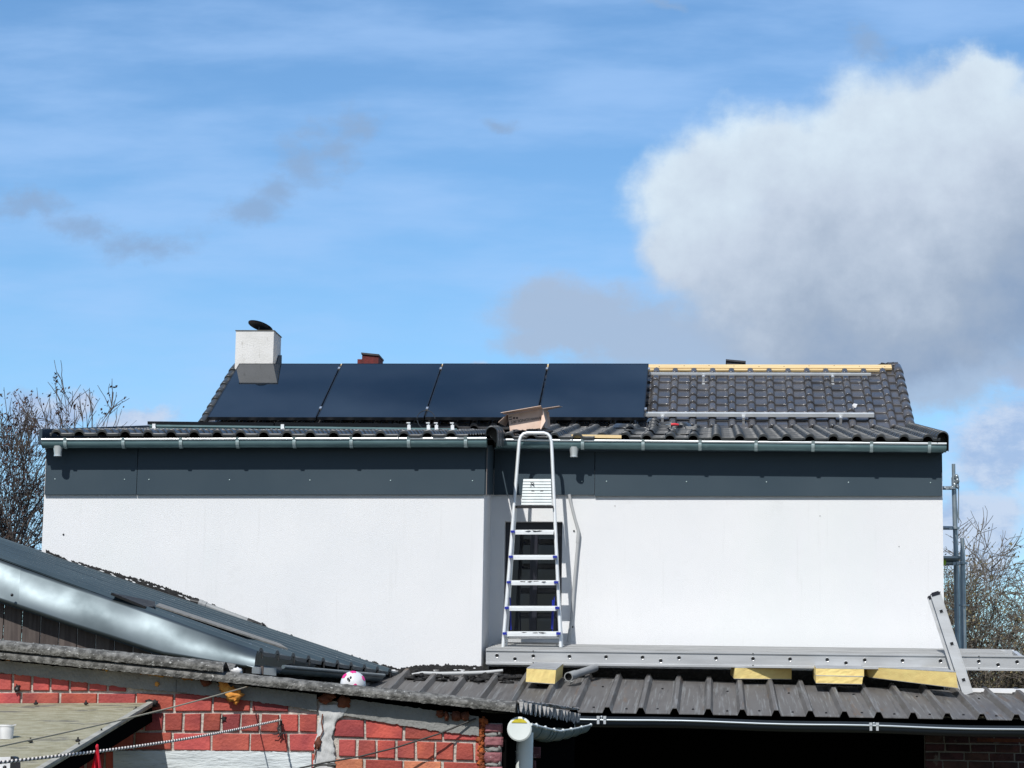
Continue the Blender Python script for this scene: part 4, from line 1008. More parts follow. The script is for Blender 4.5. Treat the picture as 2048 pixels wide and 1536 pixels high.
# ------------------------------------------------------------------ leaning ladder at the right
l2 = empty('folded_ladder', at(1935, 1386, 21.15), 'folded grey aluminium ladder leaning over the right end of the plank', 'ladder')
def rect_rail(top, bot, wpx, Y, name, cap_, hol=True):
    a = at(top[0], top[1], Y - .02); b = at(bot[0], bot[1], Y - .02); mb = MB(); d = (b - a).normalized(); s_ = d.cross(Vector((0, 1, 0))).normalized(); hw = wpx / 2 * Y / FPX
    mb.obox((a + b) / 2, (b - a) / 2, s_ * hw, Vector((0, .0125, 0)))
    for q in (-1, 1): mb.obox((a + b) / 2 + s_ * q * (hw - .003) + Vector((0, -.014, 0)), (b - a) / 2, s_ * .004, Vector((0, .003, 0)))
    o = mb.build(name, M['alu_plank'], l2)
    m2 = MB(); m2.obox(a + d * .002, d * .012, s_ * hw * 1.02, Vector((0, .0165, 0))); m2.obox(a - d * .014, d * .006, s_ * hw * .72, Vector((0, .013, 0))); m2.build('end_cap', M['winframe'], o)
    if hol:
        m3 = MB(); m4 = MB()
        for f_ in (.175, .50, .86):
            c = a.lerp(b, f_) + Vector((0, -.0135, 0)); m3.obox(c, d * .014, s_ * .014, Vector((0, .0012, 0))); m4.obox(c + Vector((0, .0004, 0)), d * .0185, s_ * .0185, Vector((0, .0012, 0)))
        m3.build('rung_holes', M['black'], o); m4.build('rung_ends', M['alu'], o)
    return o
rect_rail((1871, 1188), (1936, 1388), 20, 21.38, 'front_rail', 1)
rect_rail((1862, 1195), (1924, 1386), 14, 21.44, 'rear_rail', 1, False)
mb = MB()
for f_ in (.175, .50, .86): c = at(1871 + 65 * f_, 1188 + 198 * f_, 21.37); mb.tube([c, c + Vector((-.03, .07, 0))], .012, 10)
mb.build_each('rung', M['alu'], l2)

# ------------------------------------------------------------------ scaffold behind the right corner
sca = empty('scaffold', at(1910, 1300, 23.6), 'galvanised scaffold of two uprights and short ledgers behind the right house corner', 'scaffold')
def pole(pts, r_, name='upright'):
    mb = MB(); mb.tube(pts, r_, 12); return mb.build(name, M['steel'], sca)
Ys = 23.7
b = at(1912.5, 1126, Ys); p1 = pole([at(1907.5, 955, Ys), b, (b.x + .02, Ys, 0)], .0242); mb = MB(); mb.tube([at(1907, 928, Ys), at(1907.5, 958, Ys)], .018, 12); mb.build('spigot', M['steel'], p1)
b = at(1928, 1290, Ys - .45); p2 = pole([at(1925, 1100, Ys - .45), b, (b.x + .02, Ys - .45, 0)], .0242); mb = MB(); mb.tube([at(1924.3, 1076, Ys - .45), at(1925, 1108, Ys - .45)], .018, 12)
for py in (1103, 1113): p = at(1925, py, Ys - .45); mb.disc(p + Vector((0, -.019, 0)), (0, -1, 0), .006, 8)
mb.build('spigot', M['steel'], p2)
for (y_, px1, Y_) in ((976, 1902, Ys), (1056, 1905, Ys), (1126, 1918, Ys - .2)):
    mb = MB(); a = at(px1, y_, Y_); mb.tube([a, (XR - .6, Y_, a.z)], .0242 if y_ > 1100 else .019, 12); mb.build('ledger', M['steel'], sca)
for (px, py, Y_) in ((1903, 976, Ys), (1910, 1056, Ys), (1918, 1127, Ys - .3), (1926, 1126, Ys - .45)):
    mb = MB(); c = at(px, py, Y_ - .03); mb.tube([c + Vector((0, 0, -.012)), c + Vector((0, 0, .008))], .045, 12); mb.obox(c + Vector((-.03, -.01, .0)), (.03, 0, .006), (0, .02, 0), (0, 0, .014)); mb.build('coupler', M['steel'], sca)
mb = MB(); c = at(1911, 966, Ys - .03)
for k, (dx, dz, s_) in enumerate(((.01, .06, .022), (.015, .02, .026), (-.005, -.02, .022), (.02, -.04, .015), (-.03, -.045, .016))): mb.blob(c + Vector((dx, 0, dz)), s_, s_, s_ * 1.1, k, .6, 10, 8, 3)
mb.build('coupler', M['steel'], sca)
mb = MB(); a = at(1917, 965, Ys - .02); b2_ = at(1917, 1046, Ys - .02); mb.tube([a, b2_], .006, 6); mb.tube([at(1912, 985, Ys), at(1914, 1018, Ys), at(1916.5, 1040, Ys)], .005, 6); mb.build('brace', M['steel'], sca)
mb = MB(); a = at(1916, 1120, Ys); mb.box(XR - .6, a.x, Ys - .35, Ys + .5, a.z - .01, a.z + .012); mb.build('platform', M['steel'], sca)
mb = MB(); b = at(1915, 1180, Ys + .35); mb.tube([at(1912, 1135, Ys + .35), (b.x, Ys + .35, 0)], .0242, 12); mb.tube([at(1917, 1135, Ys + .6), (b.x + .08, Ys + .6, 0)], .0242, 12)
mb.build('upright', M['steel'], sca)
for (px, py, Y_) in ((1928, 1210, Ys - .45), (1916, 1218, Ys + .35)): mb = MB(); c = at(px, py, Y_); mb.tube([c + Vector((0, 0, -.01)), c + Vector((0, 0, .004))], .05, 14); mb.build('rosette', M['steel'], sca)
mb = MB(); mb.blob(at(1888, 1125, Ys - .25), .022, .02, .03, 1, .2); mb.build('wedge_tag', M['lime'], sca)

# ------------------------------------------------------------------ shed with dark metal roof at the left
sh = empty('metal_roof_shed', at(200, 1500, 19), 'shed with dark ribbed metal roof sloping down against the white wing wall', 'shed')
YS0, YS1 = 18.0, YL - .03
# far edge (along the wall) and near edge, described by start (uphill) and eave points
FA, FB = at(-60, 1061, YS1), at(800, 1347, YS1)
fdir = (FB - FA)
NA, NB = at(-60, 1094, YS0), at(517, 1303, YS0)
nu = 28; prof = []; nyv = 14
def ribz(s_):
    t = (s_ * 10) % 1.0
    if t < .10: return .032 * t / .10
    if t < .22: return .032
    if t < .32: return .032 * (.32 - t) / .10
    return 0
svals = []
for k in range(10):
    for t in (0, .10, .22, .32): svals.append((k + t) / 10)
svals.append(1.0)
EB = [(0, NB), (1, FB)]
mb = MB(); rows = []
for s_ in svals:
    a = NA.lerp(FA, s_); b = NB.lerp(FB, s_); rows.append([a.lerp(b, k / 8) + Vector((0, 0, ribz(s_ + 1e-6))) for k in range(9)])
mb.grid(rows); mb.grid([[p - Vector((0, 0, .008)) for p in r_] for r_ in rows[::-1]])
mb.add([r_[-1] for r_ in rows] + [r_[-1] - Vector((0, 0, .03)) for r_ in rows], [(i, i + 1, i + 1 + len(rows), i + len(rows)) for i in range(len(rows) - 1)])
shs = mb.build('roof_sheet', M['shed_sheet'], sh)
mb = MB(); r = random.Random(8)
for q in range(26):
    s_ = (r.randrange(10) + .16) / 10; t = r.choice((.35, .52, .7, .96)) + r.uniform(-.01, .01); p = NA.lerp(FA, s_).lerp(NB.lerp(FB, s_), t) + Vector((0, 0, .026)); mb.blob(p, .012, .012, .007, q, .1, 8, 6)
mb.build_each('roof_screw', M['alu'], shs)
# eave teeth: shadowed closers under each rib
mb = MB()
for k in range(10):
    s_ = (k + .16) / 10; b = NB.lerp(FB, s_); mb.obox(b + Vector((.006, 0, -.03)), (.004, 0, 0), (0, .012, 0), (0, 0, .022))
mb.build_each('eave_closer', M['black'], shs)
# top strip against the sky (ridge capping)
mb = MB(); a = at(-60, 1056, YS1 - .12); b = at(104, 1112, YS1 - .12); mb.beam(a, b, .12, .018); mb.build('wall_capping', M['shed_gutter'], sh)
# verge flashing: two lapped lengths of bent metal
def flash(px0, px1, off, name):
    tp = [(-60, 1096), (0, 1120), (42, 1136), (280, 1217), (517, 1303)]; bt_ = [(-60, 1180), (0, 1202), (150, 1253), (323, 1308), (505, 1336), (517, 1338)]
    mb = MB(); rows = []; n = 26
    for k in range(n + 1):
        px = px0 + (px1 - px0) * k / n; A = at(px, interp(tp, px), YS0); pb = px - 6 * (1 if px > 300 else .4); B = at(pb, interp(bt_, pb), YS0 - .10); row = []
        row.append(A + Vector((0, .06, .015)))
        for q in range(13):
            t = q / 12; bul = .012 * math.sin(t * math.pi) + .009 * noise.noise(Vector((px * .010, t * 1.2, off * 50)))
            p = A.lerp(B, t) + Vector((0, -bul * 1.6 - off, bul * .35)); row.append(p)
        row.append(B + Vector((0, .03 - off, -.004))); rows.append(row)
    mb.grid(rows, smooth=True); mb.grid([[p + Vector((0, .004, -.001)) for p in r_] for r_ in rows[::-1]], smooth=True)
    o = mb.build(name, M['flashing'], sh)
    return o
flash(-60, 46, 0, 'verge_flashing'); fo = flash(42, 515, .006, 'verge_flashing')
mb = MB(); mb.blob(at(24, 1190, YS0 - .16), .012, .01, .012, 1, 0); mb.build('screw', M['black'], fo)
mb = MB(); mb.beam(at(-60, 1184, YS0 - .06), at(323, 1311, YS0 - .06), .02, .012); mb.build('drip_edge', M['fascia'], sh)
# boarded side wall
bw = MB(); x = at(-70, 1300, YS0 + .03).x; r = random.Random(6)
while x < at(520, 1300, YS0).x:
    wb = .148; k = r.uniform(.75, 1.25); bw.cur = (k, k, k)
    px_ = 1430 + x * FPX / YS0; zt_ = at(px_, min(interp([(-60, 1182), (0, 1204), (150, 1255), (323, 1310), (520, 1342)], px_), 1345), YS0).z + .02
    bw.box(x + .004, x + wb - .004, YS0 + .03, YS0 + .05, 0, zt_); x += wb
bw.build('boarded_wall', mat('board_tinted', (.065, .050, .046), (.11, .088, .078), .85, scale=6, stretch=(6, 1, .5), bump=.4, attr=True), sh)
mb = MB(); mb.box(at(-70, 1300, YS0).x, at(500, 1300, YS0).x, YS0 + .055, YS0 + .07, 0, at(500, 1330, YS0).z); mb.build('wall_backing', M['shade_black'], sh)
# gutter of the shed
mb = MB(); ga, gb = at(553, 1333.5, 18.45), at(756, 1351, 20.9); sd = Vector((1, -.12, 0)).normalized()
rows = []
for k in range(9):
    p = ga.lerp(gb, k / 8); rows.append([p + sd * (math.cos(t) * .055 + .0) + Vector((0, 0, math.sin(t) * .055)) for t in [math.pi + math.pi * q / 12 for q in range(13)]])
mb.grid(rows, smooth=True); mb.grid([[p + Vector((0, 0, .003)) for p in r_] for r_ in rows[::-1]], smooth=True); go = mb.build('gutter', M['shed_gutter'], sh)
mb = MB(); mb.tube([ga + sd * .055, gb + sd * .055], .016, 10); mb.build('bead', M['shed_gutter'], go)
mb = MB(); c0, c1 = at(504, 1334, 17.8), at(552, 1336, 18.4)
mb.prism([c0, c0 + Vector((0, 0, -.055)), c1 + Vector((0, 0, -.06)), c1], (.0, .02, 0)); mb.add([c0, c1, c1 + Vector((-.08, .1, .02)), c0 + Vector((-.08, .1, .02))], [(0, 1, 2, 3)]); mb.build('zinc_outlet', M['bead'], go)
mb = MB(); mb.box(at(560, 1400, 18.6).x, at(800, 1400, 21.4).x - .1, 19.5, 21.45, 0, at(790, 1362, 21).z - .12); mb.build('eave_wall', M['shade_black'], sh)
# pipe on the shed roof along the wall
e = empty('drain_pipe', at(455, 1235, 21.3), 'grey plastic drain pipe lying along the wall on the dark shed roof', 'pipe')
a, b = at(398, 1206, 21.3), at(497, 1243, 21.3); d = (b - a).normalized()
mb = MB(); mb.tube([a, b], .029, 14); mb.tube([a + d * .03, a + d * .07], .036, 14); mb.tube([a + d * .0, a + d * .03], .038, 14); mb.build('barrel', M['pvc_grey'], e)
mb = MB(); mb.tube([at(381, 1202, 21.3), a], .026, 12); mb.build('coupling', M['black'], e)
mb = MB(); mb.tube([b - d * .01, at(512, 1247, 21.3), at(530, 1254, 21.3)], [.031, .022, .02], 12); mb.tube([at(505, 1243, 21.28), at(522, 1249, 21.28), at(530, 1257, 21.28)], .008, 8); mb.blob(at(524, 1251, 21.28), .03, .02, .02, 4, .6); mb.build('elbow', M['black'], e)
# black off-cut and pale strip on the sheet
SN = (FB - NB).cross(NB - NA).normalized()
if SN.z < 0: SN = -SN
def onshed(px, py, h=.03): return onplane(px, py, NA + SN * h, SN)
mb = MB(); q = [onshed(*p) for p in ((223, 1186), (311, 1206), (308, 1214), (296, 1214))]; mb.prism([onshed(223, 1185, .045), onshed(310, 1203, .045), onshed(310, 1213, .03), onshed(292, 1213, .03)], SN * -.02)
tag(mb.build('rubber_offcut', M['black'], loc=q[0]), 'black wedge-shaped off-cut lying on the dark shed roof', 'off-cut')
mb = MB(); mb.prism([onshed(311, 1213, .03), onshed(575, 1300, .03), onshed(560, 1290, .03), onshed(318, 1209, .03)][::-1], SN * .012)
tag(mb.build('pale_batten', mat('pale_strip', (.26, .25, .23), (.16, .16, .15), .6, scale=12, stretch=(1, 6, 1)), loc=onshed(311, 1213)), 'long pale strip lying down the slope of the dark shed roof', 'strip')

# ------------------------------------------------------------------ brick shed in the foreground
YBW = 11.8
bs = empty('brick_shed', at(500, 1600, YBW + 1), 'old red brick outbuilding with a corrugated fibre-cement roof in the foreground', 'outbuilding')
top_l = [(-80, 1314), (0, 1321), (120, 1333), (300, 1349), (640, 1390), (1010, 1440)]
cem_b = [(-80, 1338), (0, 1345), (113, 1358), (265, 1377), (352, 1384), (504, 1402), (600, 1416), (640, 1424), (690, 1431), (793, 1449), (880, 1463), (970, 1473)]
r = random.Random(12)
Xa = at(-80, 1400, YBW).x; Xm = at(668, 1480, YBW).x; Xe = at(961, 1480, YBW).x
uxl = (at(500, 1462, YBW) - at(100, 1458.5, YBW)).normalized(); uzl = Vector((0, 0, 1))
COURSE = .0975; zC = at(450, 1501.0, YBW).z       # underside of course C
mb = MB()
o = Vector((Xa, YBW, zC - (Xm - Xa) * 0)); o.z = (at(450, 1501, YBW) + uxl * (Xa - at(450, 1501, YBW).x)).z
zt_ = at(0, 1300, YBW).z
# start two courses lower so hidden parts exist too: rows order bottom up, C is a stretcher course
o2 = o - Vector((0, 0, COURSE * 2))
bricks_into(mb, None, o2, uxl, uzl, Xm - Xa - .03, COURSE * 7 - .02, .184, .0845, .013, .012, r, header_first=False, colour=brick_tint, half=(.35, .62), clip=lambda a, b: (lambda q: q[1] > interp(cem_b, q[0]) - 11)(pxl(o2 + uxl * a + uzl * b)))
bw1 = mb.build('brick_wall', M['brick'], bs)
# trim: everything above the cement band is hidden behind it; right section
mb = MB(); uxr = (at(920, 1481, YBW) - at(700, 1474.5, YBW)).normalized(); o3 = at(668, 1512.5, YBW)
o3 = o3 - Vector((0, 0, COURSE * 2))
bricks_into(mb, None, o3, uxr, uzl, Xe - Xm, COURSE * 4 - .02, .184, .0845, .013, .012, r, header_first=True, colour=brick_tint, half=(.40, .2), clip=lambda a, b: (lambda q: q[1] > interp(cem_b, q[0]) - 11)(pxl(o3 + uxr * a + uzl * b)))
mb.build('brick_wall', M['brick'], bs)
mo = MB(); mo.prism([(Xa, YBW, 0), (Xe, YBW, 0), (Xe, YBW, at(961, 1436, YBW).z), (Xa, YBW, at(-80, 1316, YBW).z)], (0, .3, 0)); mo.build('mortar_core', M['mortar'], bs)
mb = ragged(top_l, cem_b, -80, 634, 3, YBW - .012, 1, 1.6, .010, 5); mb.build('cement_band', M['cement'], bs)
mb = ragged(top_l, cem_b, 688, 958, 3, YBW - .012, 1, 1.6, .010, 8); mb.build('cement_band', M['cement'], bs)
# crack / lines in cement
mb = MB(); mb.prism(poly_at([(352, 1360), (353, 1360), (352.6, 1384), (352, 1384)], YBW - .0225), (0, -.001, 0)); mb.build('crack', M['black'], bs)
# white plaster patch
L_ = [(640, 1408), (637, 1424), (640, 1436), (636, 1450), (634, 1470), (628, 1490), (629, 1510), (624, 1545)]; R_ = [(700, 1410), (694, 1420), (684, 1434), (672, 1442), (668, 1462), (664, 1474), (668, 1492), (670, 1510), (672, 1545)]
mb = MB(); rows = []
for k in range(40):
    y_ = 1410 + 135 * k / 39; lx = interp([(b, a) for a, b in L_], y_) + r.uniform(-1, 1); rx_ = interp([(b, a) for a, b in R_], y_) + r.uniform(-1.8, 1.8)
    rows.append([at(lx, y_, YBW)] + [at(lx + (rx_ - lx) * q / 9, y_, YBW - .022 - .008 * noise.noise(Vector((q * .5, k * .25, 1)))) for q in range(10)] + [at(rx_, y_, YBW)])
mb.grid(rows, smooth=True); mb.build('plaster_patch', M['plaster'], bs)
mb = MB()
pts = [(645, 1428), (643, 1445), (646, 1462), (640, 1475), (636, 1492), (632, 1500), (628, 1520)]
for (a_, b_) in zip(pts, pts[1:]):
    mb.prism(poly_at([(a_[0] - 1.2, a_[1]), (a_[0] + 1.2, a_[1]), (b_[0] + 1.2, b_[1]), (b_[0] - 1.2, b_[1])], YBW - .033), (0, -.001, 0))
mb.blob(at(636, 1487, YBW - .03), .017, .006, .028, 2, .5); mb.build('crack_filler', M['foam_red'], bs)
# flaking painted lintel
mb = ragged([(200, 1501.5), (450, 1502), (628, 1505)], [(200, 1600), (628, 1600)], 228, 627, 4, YBW - .001, 1.2, 0, .018, 14); mb.build('painted_lintel', M['paint_band'], bs)
# worn corner pier
mb = MB(); rr2 = random.Random(9)
for k, (ya, yb, xa_, xb_) in enumerate(((1448.5, 1465, 969, 1005), (1474, 1493, 968.5, 1006), (1505, 1525, 967, 1003), (1534, 1550, 968, 1004))):
    a = at(xa_, yb, YBW - .014); b = at(xb_, ya, YBW - .014); mb.cur = (rr2.uniform(.9, 1.3),) * 3
    rows = []
    for j in range(6):
        z_ = a.z + (b.z - a.z) * j / 5; inset = .006 if j in (0, 5) else 0; row = []
        for i in range(13):
            x_ = a.x + (b.x - a.x) * i / 12; ei = .008 if i in (0, 12) else 0
            row.append(Vector((x_, YBW - .014 + inset + ei + .004 * noise.noise(Vector((x_ * 40, z_ * 60, k))), z_ + .003 * noise.noise(Vector((x_ * 30, 5 * k, j))))))
        rows.append(row)
    mb.grid(rows); mb.box(a.x + .004, b.x - .003, YBW - .006, YBW + .1, a.z + .002, b.z - .002)
mb.cur = (1, 1, 1); mb.build('corner_pier', M['brick_dull'], bs)
mb = MB(); mb.box(at(967, 1500, YBW).x, at(1003, 1500, YBW).x, YBW + .006, YBW + .3, 0, at(980, 1446, YBW).z)
for k, (ya, yb) in enumerate(((1466, 1473), (1494, 1504), (1526, 1533))):
    mb.blob(at(985, (ya + yb) / 2, YBW), .035, .010, .012, k, .5); mb.blob(at(999, (ya + yb) / 2 - 2, YBW - .004), .008, .010, .011, k + 5, .5)
mb.build('pier_mortar', M['cement'], bs)
mb = MB()
for k in range(26):
    y_ = 1440 + 100 * k / 25; mb.blob(at(961.5 + 3 * math.sin(k * 1.7) + (6 if k < 3 else 0), y_, YBW - .006), .012 + .006 * rr2.random(), .012, .016, k, .6, 10, 7, 2.5)
for k in range(6): mb.blob(at(938 + 5 * k, 1443 + 2 * math.sin(k), YBW - .008), .016, .012, .012, k + 40, .6)
mb.build('foam_filler', mat('rust_foam', (.42, .10, .015), (.16, .035, .01), .8, scale=30, bump=1, bscale=60), bs)
# side return right of the pier, interior shade put into its near-black colour
mb = MB(); mb.box(at(1004, 1500, YBW).x, at(1004, 1500, YBW).x + .02, YBW + .02, 17.6, 0, 1.80); mb.build('side_wall', M['shade_black'], bs)
mb = MB(); rI = random.Random(31)
bricks_into(mb, None, Vector((at(1004, 1500, YBW).x + .05, 12.25, 0)), Vector((1, 0, 0)), Vector((0, 0, 1)), .11, 1.62, .10, .055, .012, .006, rI, english=False, colour=lambda q: (.5, .5, .5))
mb.build('jamb_bricks', M['brick_dull'], bs)
# foam along the top of the wall
mb = MB()
for (xa_, xb_, yo, m_) in ((-40, 45, 1306, 0), (195, 285, 1330, 0), (285, 400, 1343, 0)):
    x_ = xa_
    while x_ < xb_:
        mb.blob(at(x_, yo + (x_ - xa_) * .09 + r.uniform(-2, 3), YBW - .03), r.uniform(.018, .032), .02, r.uniform(.008, .017), int(x_), .5); x_ += 9
mb.build_each('foam_filler', M['foam'], bs)
mb = MB()
for (px, py, a_, b_) in ((412, 1364, .028, .02), (650, 1398, .034, .026), (688, 1404, .036, .028), (660, 1392, .03, .02), (880, 1428, .02, .018), (893, 1432, .012, .024), (912, 1432, .026, .024), (930, 1432, .022, .022)): mb.blob(at(px, py, YBW - .03), a_, .025, b_, px, .35, 14, 10)
mb.build_each('foam_filler', M['foam_red'], bs)
mb = MB()
mb.prism(poly_at([(437, 1364), (450, 1362), (462, 1376), (482, 1384), (478, 1396), (470, 1404), (464, 1397), (452, 1392), (444, 1378)], YBW - .028)[::-1], (.004, -.03, .004)); mb.blob(at(466, 1388, YBW - .05), .042, .018, .03, 5, .5, 14, 10, 3); mb.blob(at(447, 1372, YBW - .045), .024, .016, .03, 6, .45, 14, 10, 3); mb.blob(at(472, 1402, YBW - .04), .014, .012, .018, 7, .5); mb.blob(at(314, 1368, YBW - .026), .012, .008, .011, 7, .5)
mb.build_each('foam_lump', M['foam_bright'], bs)
# corrugated fibre-cement sheets
def eternit(pxa, pxb, ytab, Y0, Y1, name, dz=0, teeth=False):
    A, B = at(pxa, interp(ytab, pxa), Y0) + Vector((0, 0, dz)), at(pxb, interp(ytab, pxb), Y0) + Vector((0, 0, dz)); mb = MB(); rows = []; n = 14
    per = .29; amp = .023; K = int((Y1 - Y0) / per * 10)
    ys = [Y0 + (Y1 - Y0) * k / K for k in range(K + 1)]
    top = []
    for y in ys:
        w_ = math.cos((y - Y0) / per * 2 * math.pi) ; h = -amp * (w_ if y > Y0 + .0 else 1) 
        top.append((y, -amp - amp * w_ ))
    nx = max(8, int((pxb - pxa) / 9)); rows = []
    for (y, h) in [(Y0, -.046)] + top[1:]:
        rows.append([A.lerp(B, i / nx) + Vector((0, y - Y0, h + .0035 * noise.noise(Vector((i * .7, y * 3, pxa))))) for i in range(nx + 1)])
    # rounded near edge: the last half-wave turns down
    edge = []
    for q in range(7):
        t = q / 6; edge.append([A.lerp(B, i / nx) + Vector((0, -.01 * math.sin(t * math.pi) + .05 * (t ** 2), -.046 * (1 - t) + (.0035 + .002 * (q in (0, 1))) * noise.noise(Vector((i * .9, q * 1.3, pxa))))) for i in range(nx + 1)])
    body = [[A.lerp(B, i / nx) + Vector((0, .05 + yy, -(.023 - .023 * math.cos(yy / per * 2 * math.pi)) + .003 * noise.noise(Vector((i * .7, yy * 5, pxa))))) for i in range(nx + 1)] for yy in [k * per / 10 for k in range(int((Y1 - Y0) / per * 10))]]
    full = edge + body[1:]
    mb.grid(full, smooth=True); mb.grid([[p - Vector((0, -.003, .008)) for p in r_] for r_ in full[::-1]], smooth=True)
    mb.grid([[p - Vector((0, -.003, .008)) for p in full[0]], full[0]])
    mb.m = 1
    if teeth:
        for q in body[::1][1:]: pass
        E_ = [r_[-1] for r_ in full]; mb.grid([E_, [p - Vector((0, 0, .010)) for p in E_]])
    return mb.build(name, [M['eternit'], M['eternit_end']], bs)
eternit(-80, 1031, [(-80, 1288), (285, 1325), (500, 1340.5), (1031, 1403)], YBW - .11, 17.2, 'roof_sheet', 0, True)
eternit(-80, 447, [(-80, 1271), (0, 1277), (290, 1300), (447, 1323)], YBW - .12, YBW + .2, 'roof_sheet', 0, False)
mb = MB(); mb.beam(at(-80, 1291, YBW - .07), at(288, 1322, YBW - .07), .03, .034); mb.build('verge_board', M['eternit_edge'], bs)
# broken, jagged eave ends: many small downturned flakes along the receding eave
mb = MB(); mb.m = 1; r = random.Random(17); y = YBW - .11; Xev = at(1031, 1410, YBW - .11).x; zev = at(1031, 1404, YBW - .11).z
while y < 16.9:
    hh = r.uniform(.045, .062) * (1 + (y - 11.7) * .05); w2 = .0115 * (1 + (y - 11.7) * .04) * r.uniform(.6, 1.2); zt2 = zev + .003
    x2 = Xev + .027 + r.uniform(-.002, .003)
    mb.prism([(x2 - w2, y, zt2), (x2 + w2 * .8, y, zt2), (x2 + w2 * .5, y, zt2 - hh * .55), (x2 + w2 * r.uniform(-.3, .3), y, zt2 - hh), (x2 - w2 * .6, y, zt2 - hh * .8)][::-1], (0, .05, 0)); y += r.uniform(.25, .34)
mb.m = 0; mb.prism([(Xev - .05, YBW - .06, zev - .008), (Xev + .012, YBW - .06, zev - .004), (Xev + .02, 16.9, zev + .03), (Xev - .05, 16.9, zev + .03)], (0, 0, .012))
for k in range(30):
    yy = YBW + 5 * r.random(); mb.blob((Xev + r.uniform(-.01, .02), yy, zev + .008 + (yy - 11.8) * .006), .02, .07, .008, k, .6, 8, 5)
mb.build('broken_eave_edge', [M['eternit_end'], M['lit_tooth']], bs)
mb = MB(); mb.box(Xev - .30, Xev - .02, YBW + .02, 17.0, zev - .10, zev - .055); mb.build('wall_plate', M['shade_black'], bs)
mb = MB(); mb.prism(poly_at([(-80, 1345), (961, 1470), (961, 1402), (520, 1348), (-80, 1296)], YBW + .10), (0, .02, 0)); mb.build('recess_shade', M['shade_black'], bs)  # dark sheet added as the shade of the recess below the roofing
# white gutter of the outbuilding with end cap and downpipe
cX = at(1039, 1458, YBW - .06); rg = .058; mb = MB(); rows = []; rim = []
zs = lambda y: cX.z + .012 + interp([(11.7, .012), (12.2, .006), (12.8, -.002), (13.9, -.012), (15.5, .012), (17.4, .050)], y)
yv = [YBW - .06 + (17.4 - YBW + .06) * (k / 22) ** 1.2 for k in range(23)]
for y in yv:
    c = Vector((cX.x, y, zs(y))); rows.append([c + Vector((math.cos(t) * rg, 0, math.sin(t) * rg * 1.05)) for t in [math.pi + math.pi * q / 14 for q in range(15)]]); rim.append(c + Vector((rg, 0, 0)))
mb.grid(rows, smooth=True); mb.grid([[p + Vector((0, 0, .003)) for p in r_] for r_ in rows[::-1]], smooth=True); go = mb.build('gutter', M['pvc_green'], bs)
mb = MB(); mb.tube(rim, .0065, 8)
for k in (2, 5, 8, 11, 14, 18, 22): mb.blob(rim[k], .012, .02, .012, k, .2)
mb.build('rim', M['pvc_white'], go)
mb = MB(); c = Vector((cX.x, YBW - .064, cX.z)); mb.tube([c + Vector((0, .02, 0)), c + Vector((0, -.006, 0))], [.0605, .0605], 32); mb.tube([c + Vector((0, -.006, 0)), c + Vector((0, -.010, 0))], [.060, .054], 32); mb.build('end_cap', M['pvc_white'], go)
mb = MB(); q = [c + Vector((math.cos(t) * .047, -.0105, math.sin(t) * .047 + .004)) for t in [rad(35) + rad(110) * k / 12 for k in range(13)]]; mb.prism(q[::-1], (0, -.003, 0)); mb.build('yellow_stain_inset', M['yellow'], go)
mb = MB()
for k in (2, 4): y = yv[k * 2]; cc = Vector((cX.x, y, zs(y))); mb.tube([cc + Vector((math.cos(t) * (rg + .004), 0, math.sin(t) * (rg + .006))) for t in [math.pi + math.pi * q / 14 for q in range(15)]], .005, 6)
for k in (7, 9, 12, 15, 18): y = yv[k]; cc = Vector((cX.x, y, zs(y))); mb.tube([cc + Vector((math.cos(t) * (rg + .003), 0, math.sin(t) * (rg + .005))) for t in [math.pi + math.pi * q / 14 for q in range(15)]], .005, 6)
mb.build_each('gutter_bracket', M['pvc_green'], go)
mb = MB(); a = at(1051, 1476, YBW + .15); mb.tube([a + Vector((0, 0, .03)), a + Vector((-.004, 0, -.04)), Vector((a.x - .012, a.y, 0))], [.040, .043, .043], 20); mb.tube([a + Vector((-.006, 0, -.07)), a + Vector((-.006, 0, -.064))], .0455, 20); dp = mb.build('downpipe', M['pvc_white'], bs)

# ball on the corrugated roof
e = empty('football', at(707, 1368, 12.6), 'deflated pink and white football resting on the corrugated roof', 'ball')
cB = at(706, 1368, 12.5); mb = MB(); mp_ = MB(); rows = []; RB = .068
for j in range(17):
    th_ = math.pi * j / 16; row = []
    for i in range(32):
        ph = 2 * math.pi * i / 32; d = Vector((math.sin(th_) * math.cos(ph), math.sin(th_) * math.sin(ph), math.cos(th_))); row.append(cB + d * RB * (1 + .03 * noise.noise(d * 3)))
    rows.append(row)
mb.grid(rows, closed=True, smooth=True); mb.build('shell', M['ballwhite'], e)
for (dx, dz, s_) in ((-.62, .62, .24), (.05, .93, .24), (.85, .45, .22), (.3, -.3, .3), (-.35, -.5, .3)):
    d = Vector((dx, -math.sqrt(max(.02, 1 - dx * dx - dz * dz)), dz)).normalized(); a2 = d.orthogonal().normalized(); b2 = d.cross(a2); rows = []
    for j in range(5):
        rows.append([cB + ((d + (a2 * math.cos(t) + b2 * math.sin(t)) * s_ * j / 4 * (1 + .15 * math.cos(5 * t))).normalized()) * RB * 1.035 for t in [2 * math.pi * k / 20 for k in range(20)]])
    mp_.grid(rows, closed=True, smooth=True)
mp_.build_each('pink_patch', M['pink'], e)
mb = MB()
for dx, dz in ((-.25, .35), (-.15, .25), (-.05, .45)): 
    d = Vector((dx, -math.sqrt(1 - dx * dx - dz * dz), dz)); mb.blob(cB + d * RB * 1.03, .006, .003, .008, 3, .3)
mb.build('printed_marks', M['dark_slate'], e)
mb = MB(); c = at(474, 1343, 11.78); mb.blob(c, .028, .02, .018, 3, .5); tag(mb.build('mortar_lump', M['ballwhite'], loc=c), 'whitish lump stuck on the edge of the corrugated roof', 'lump')

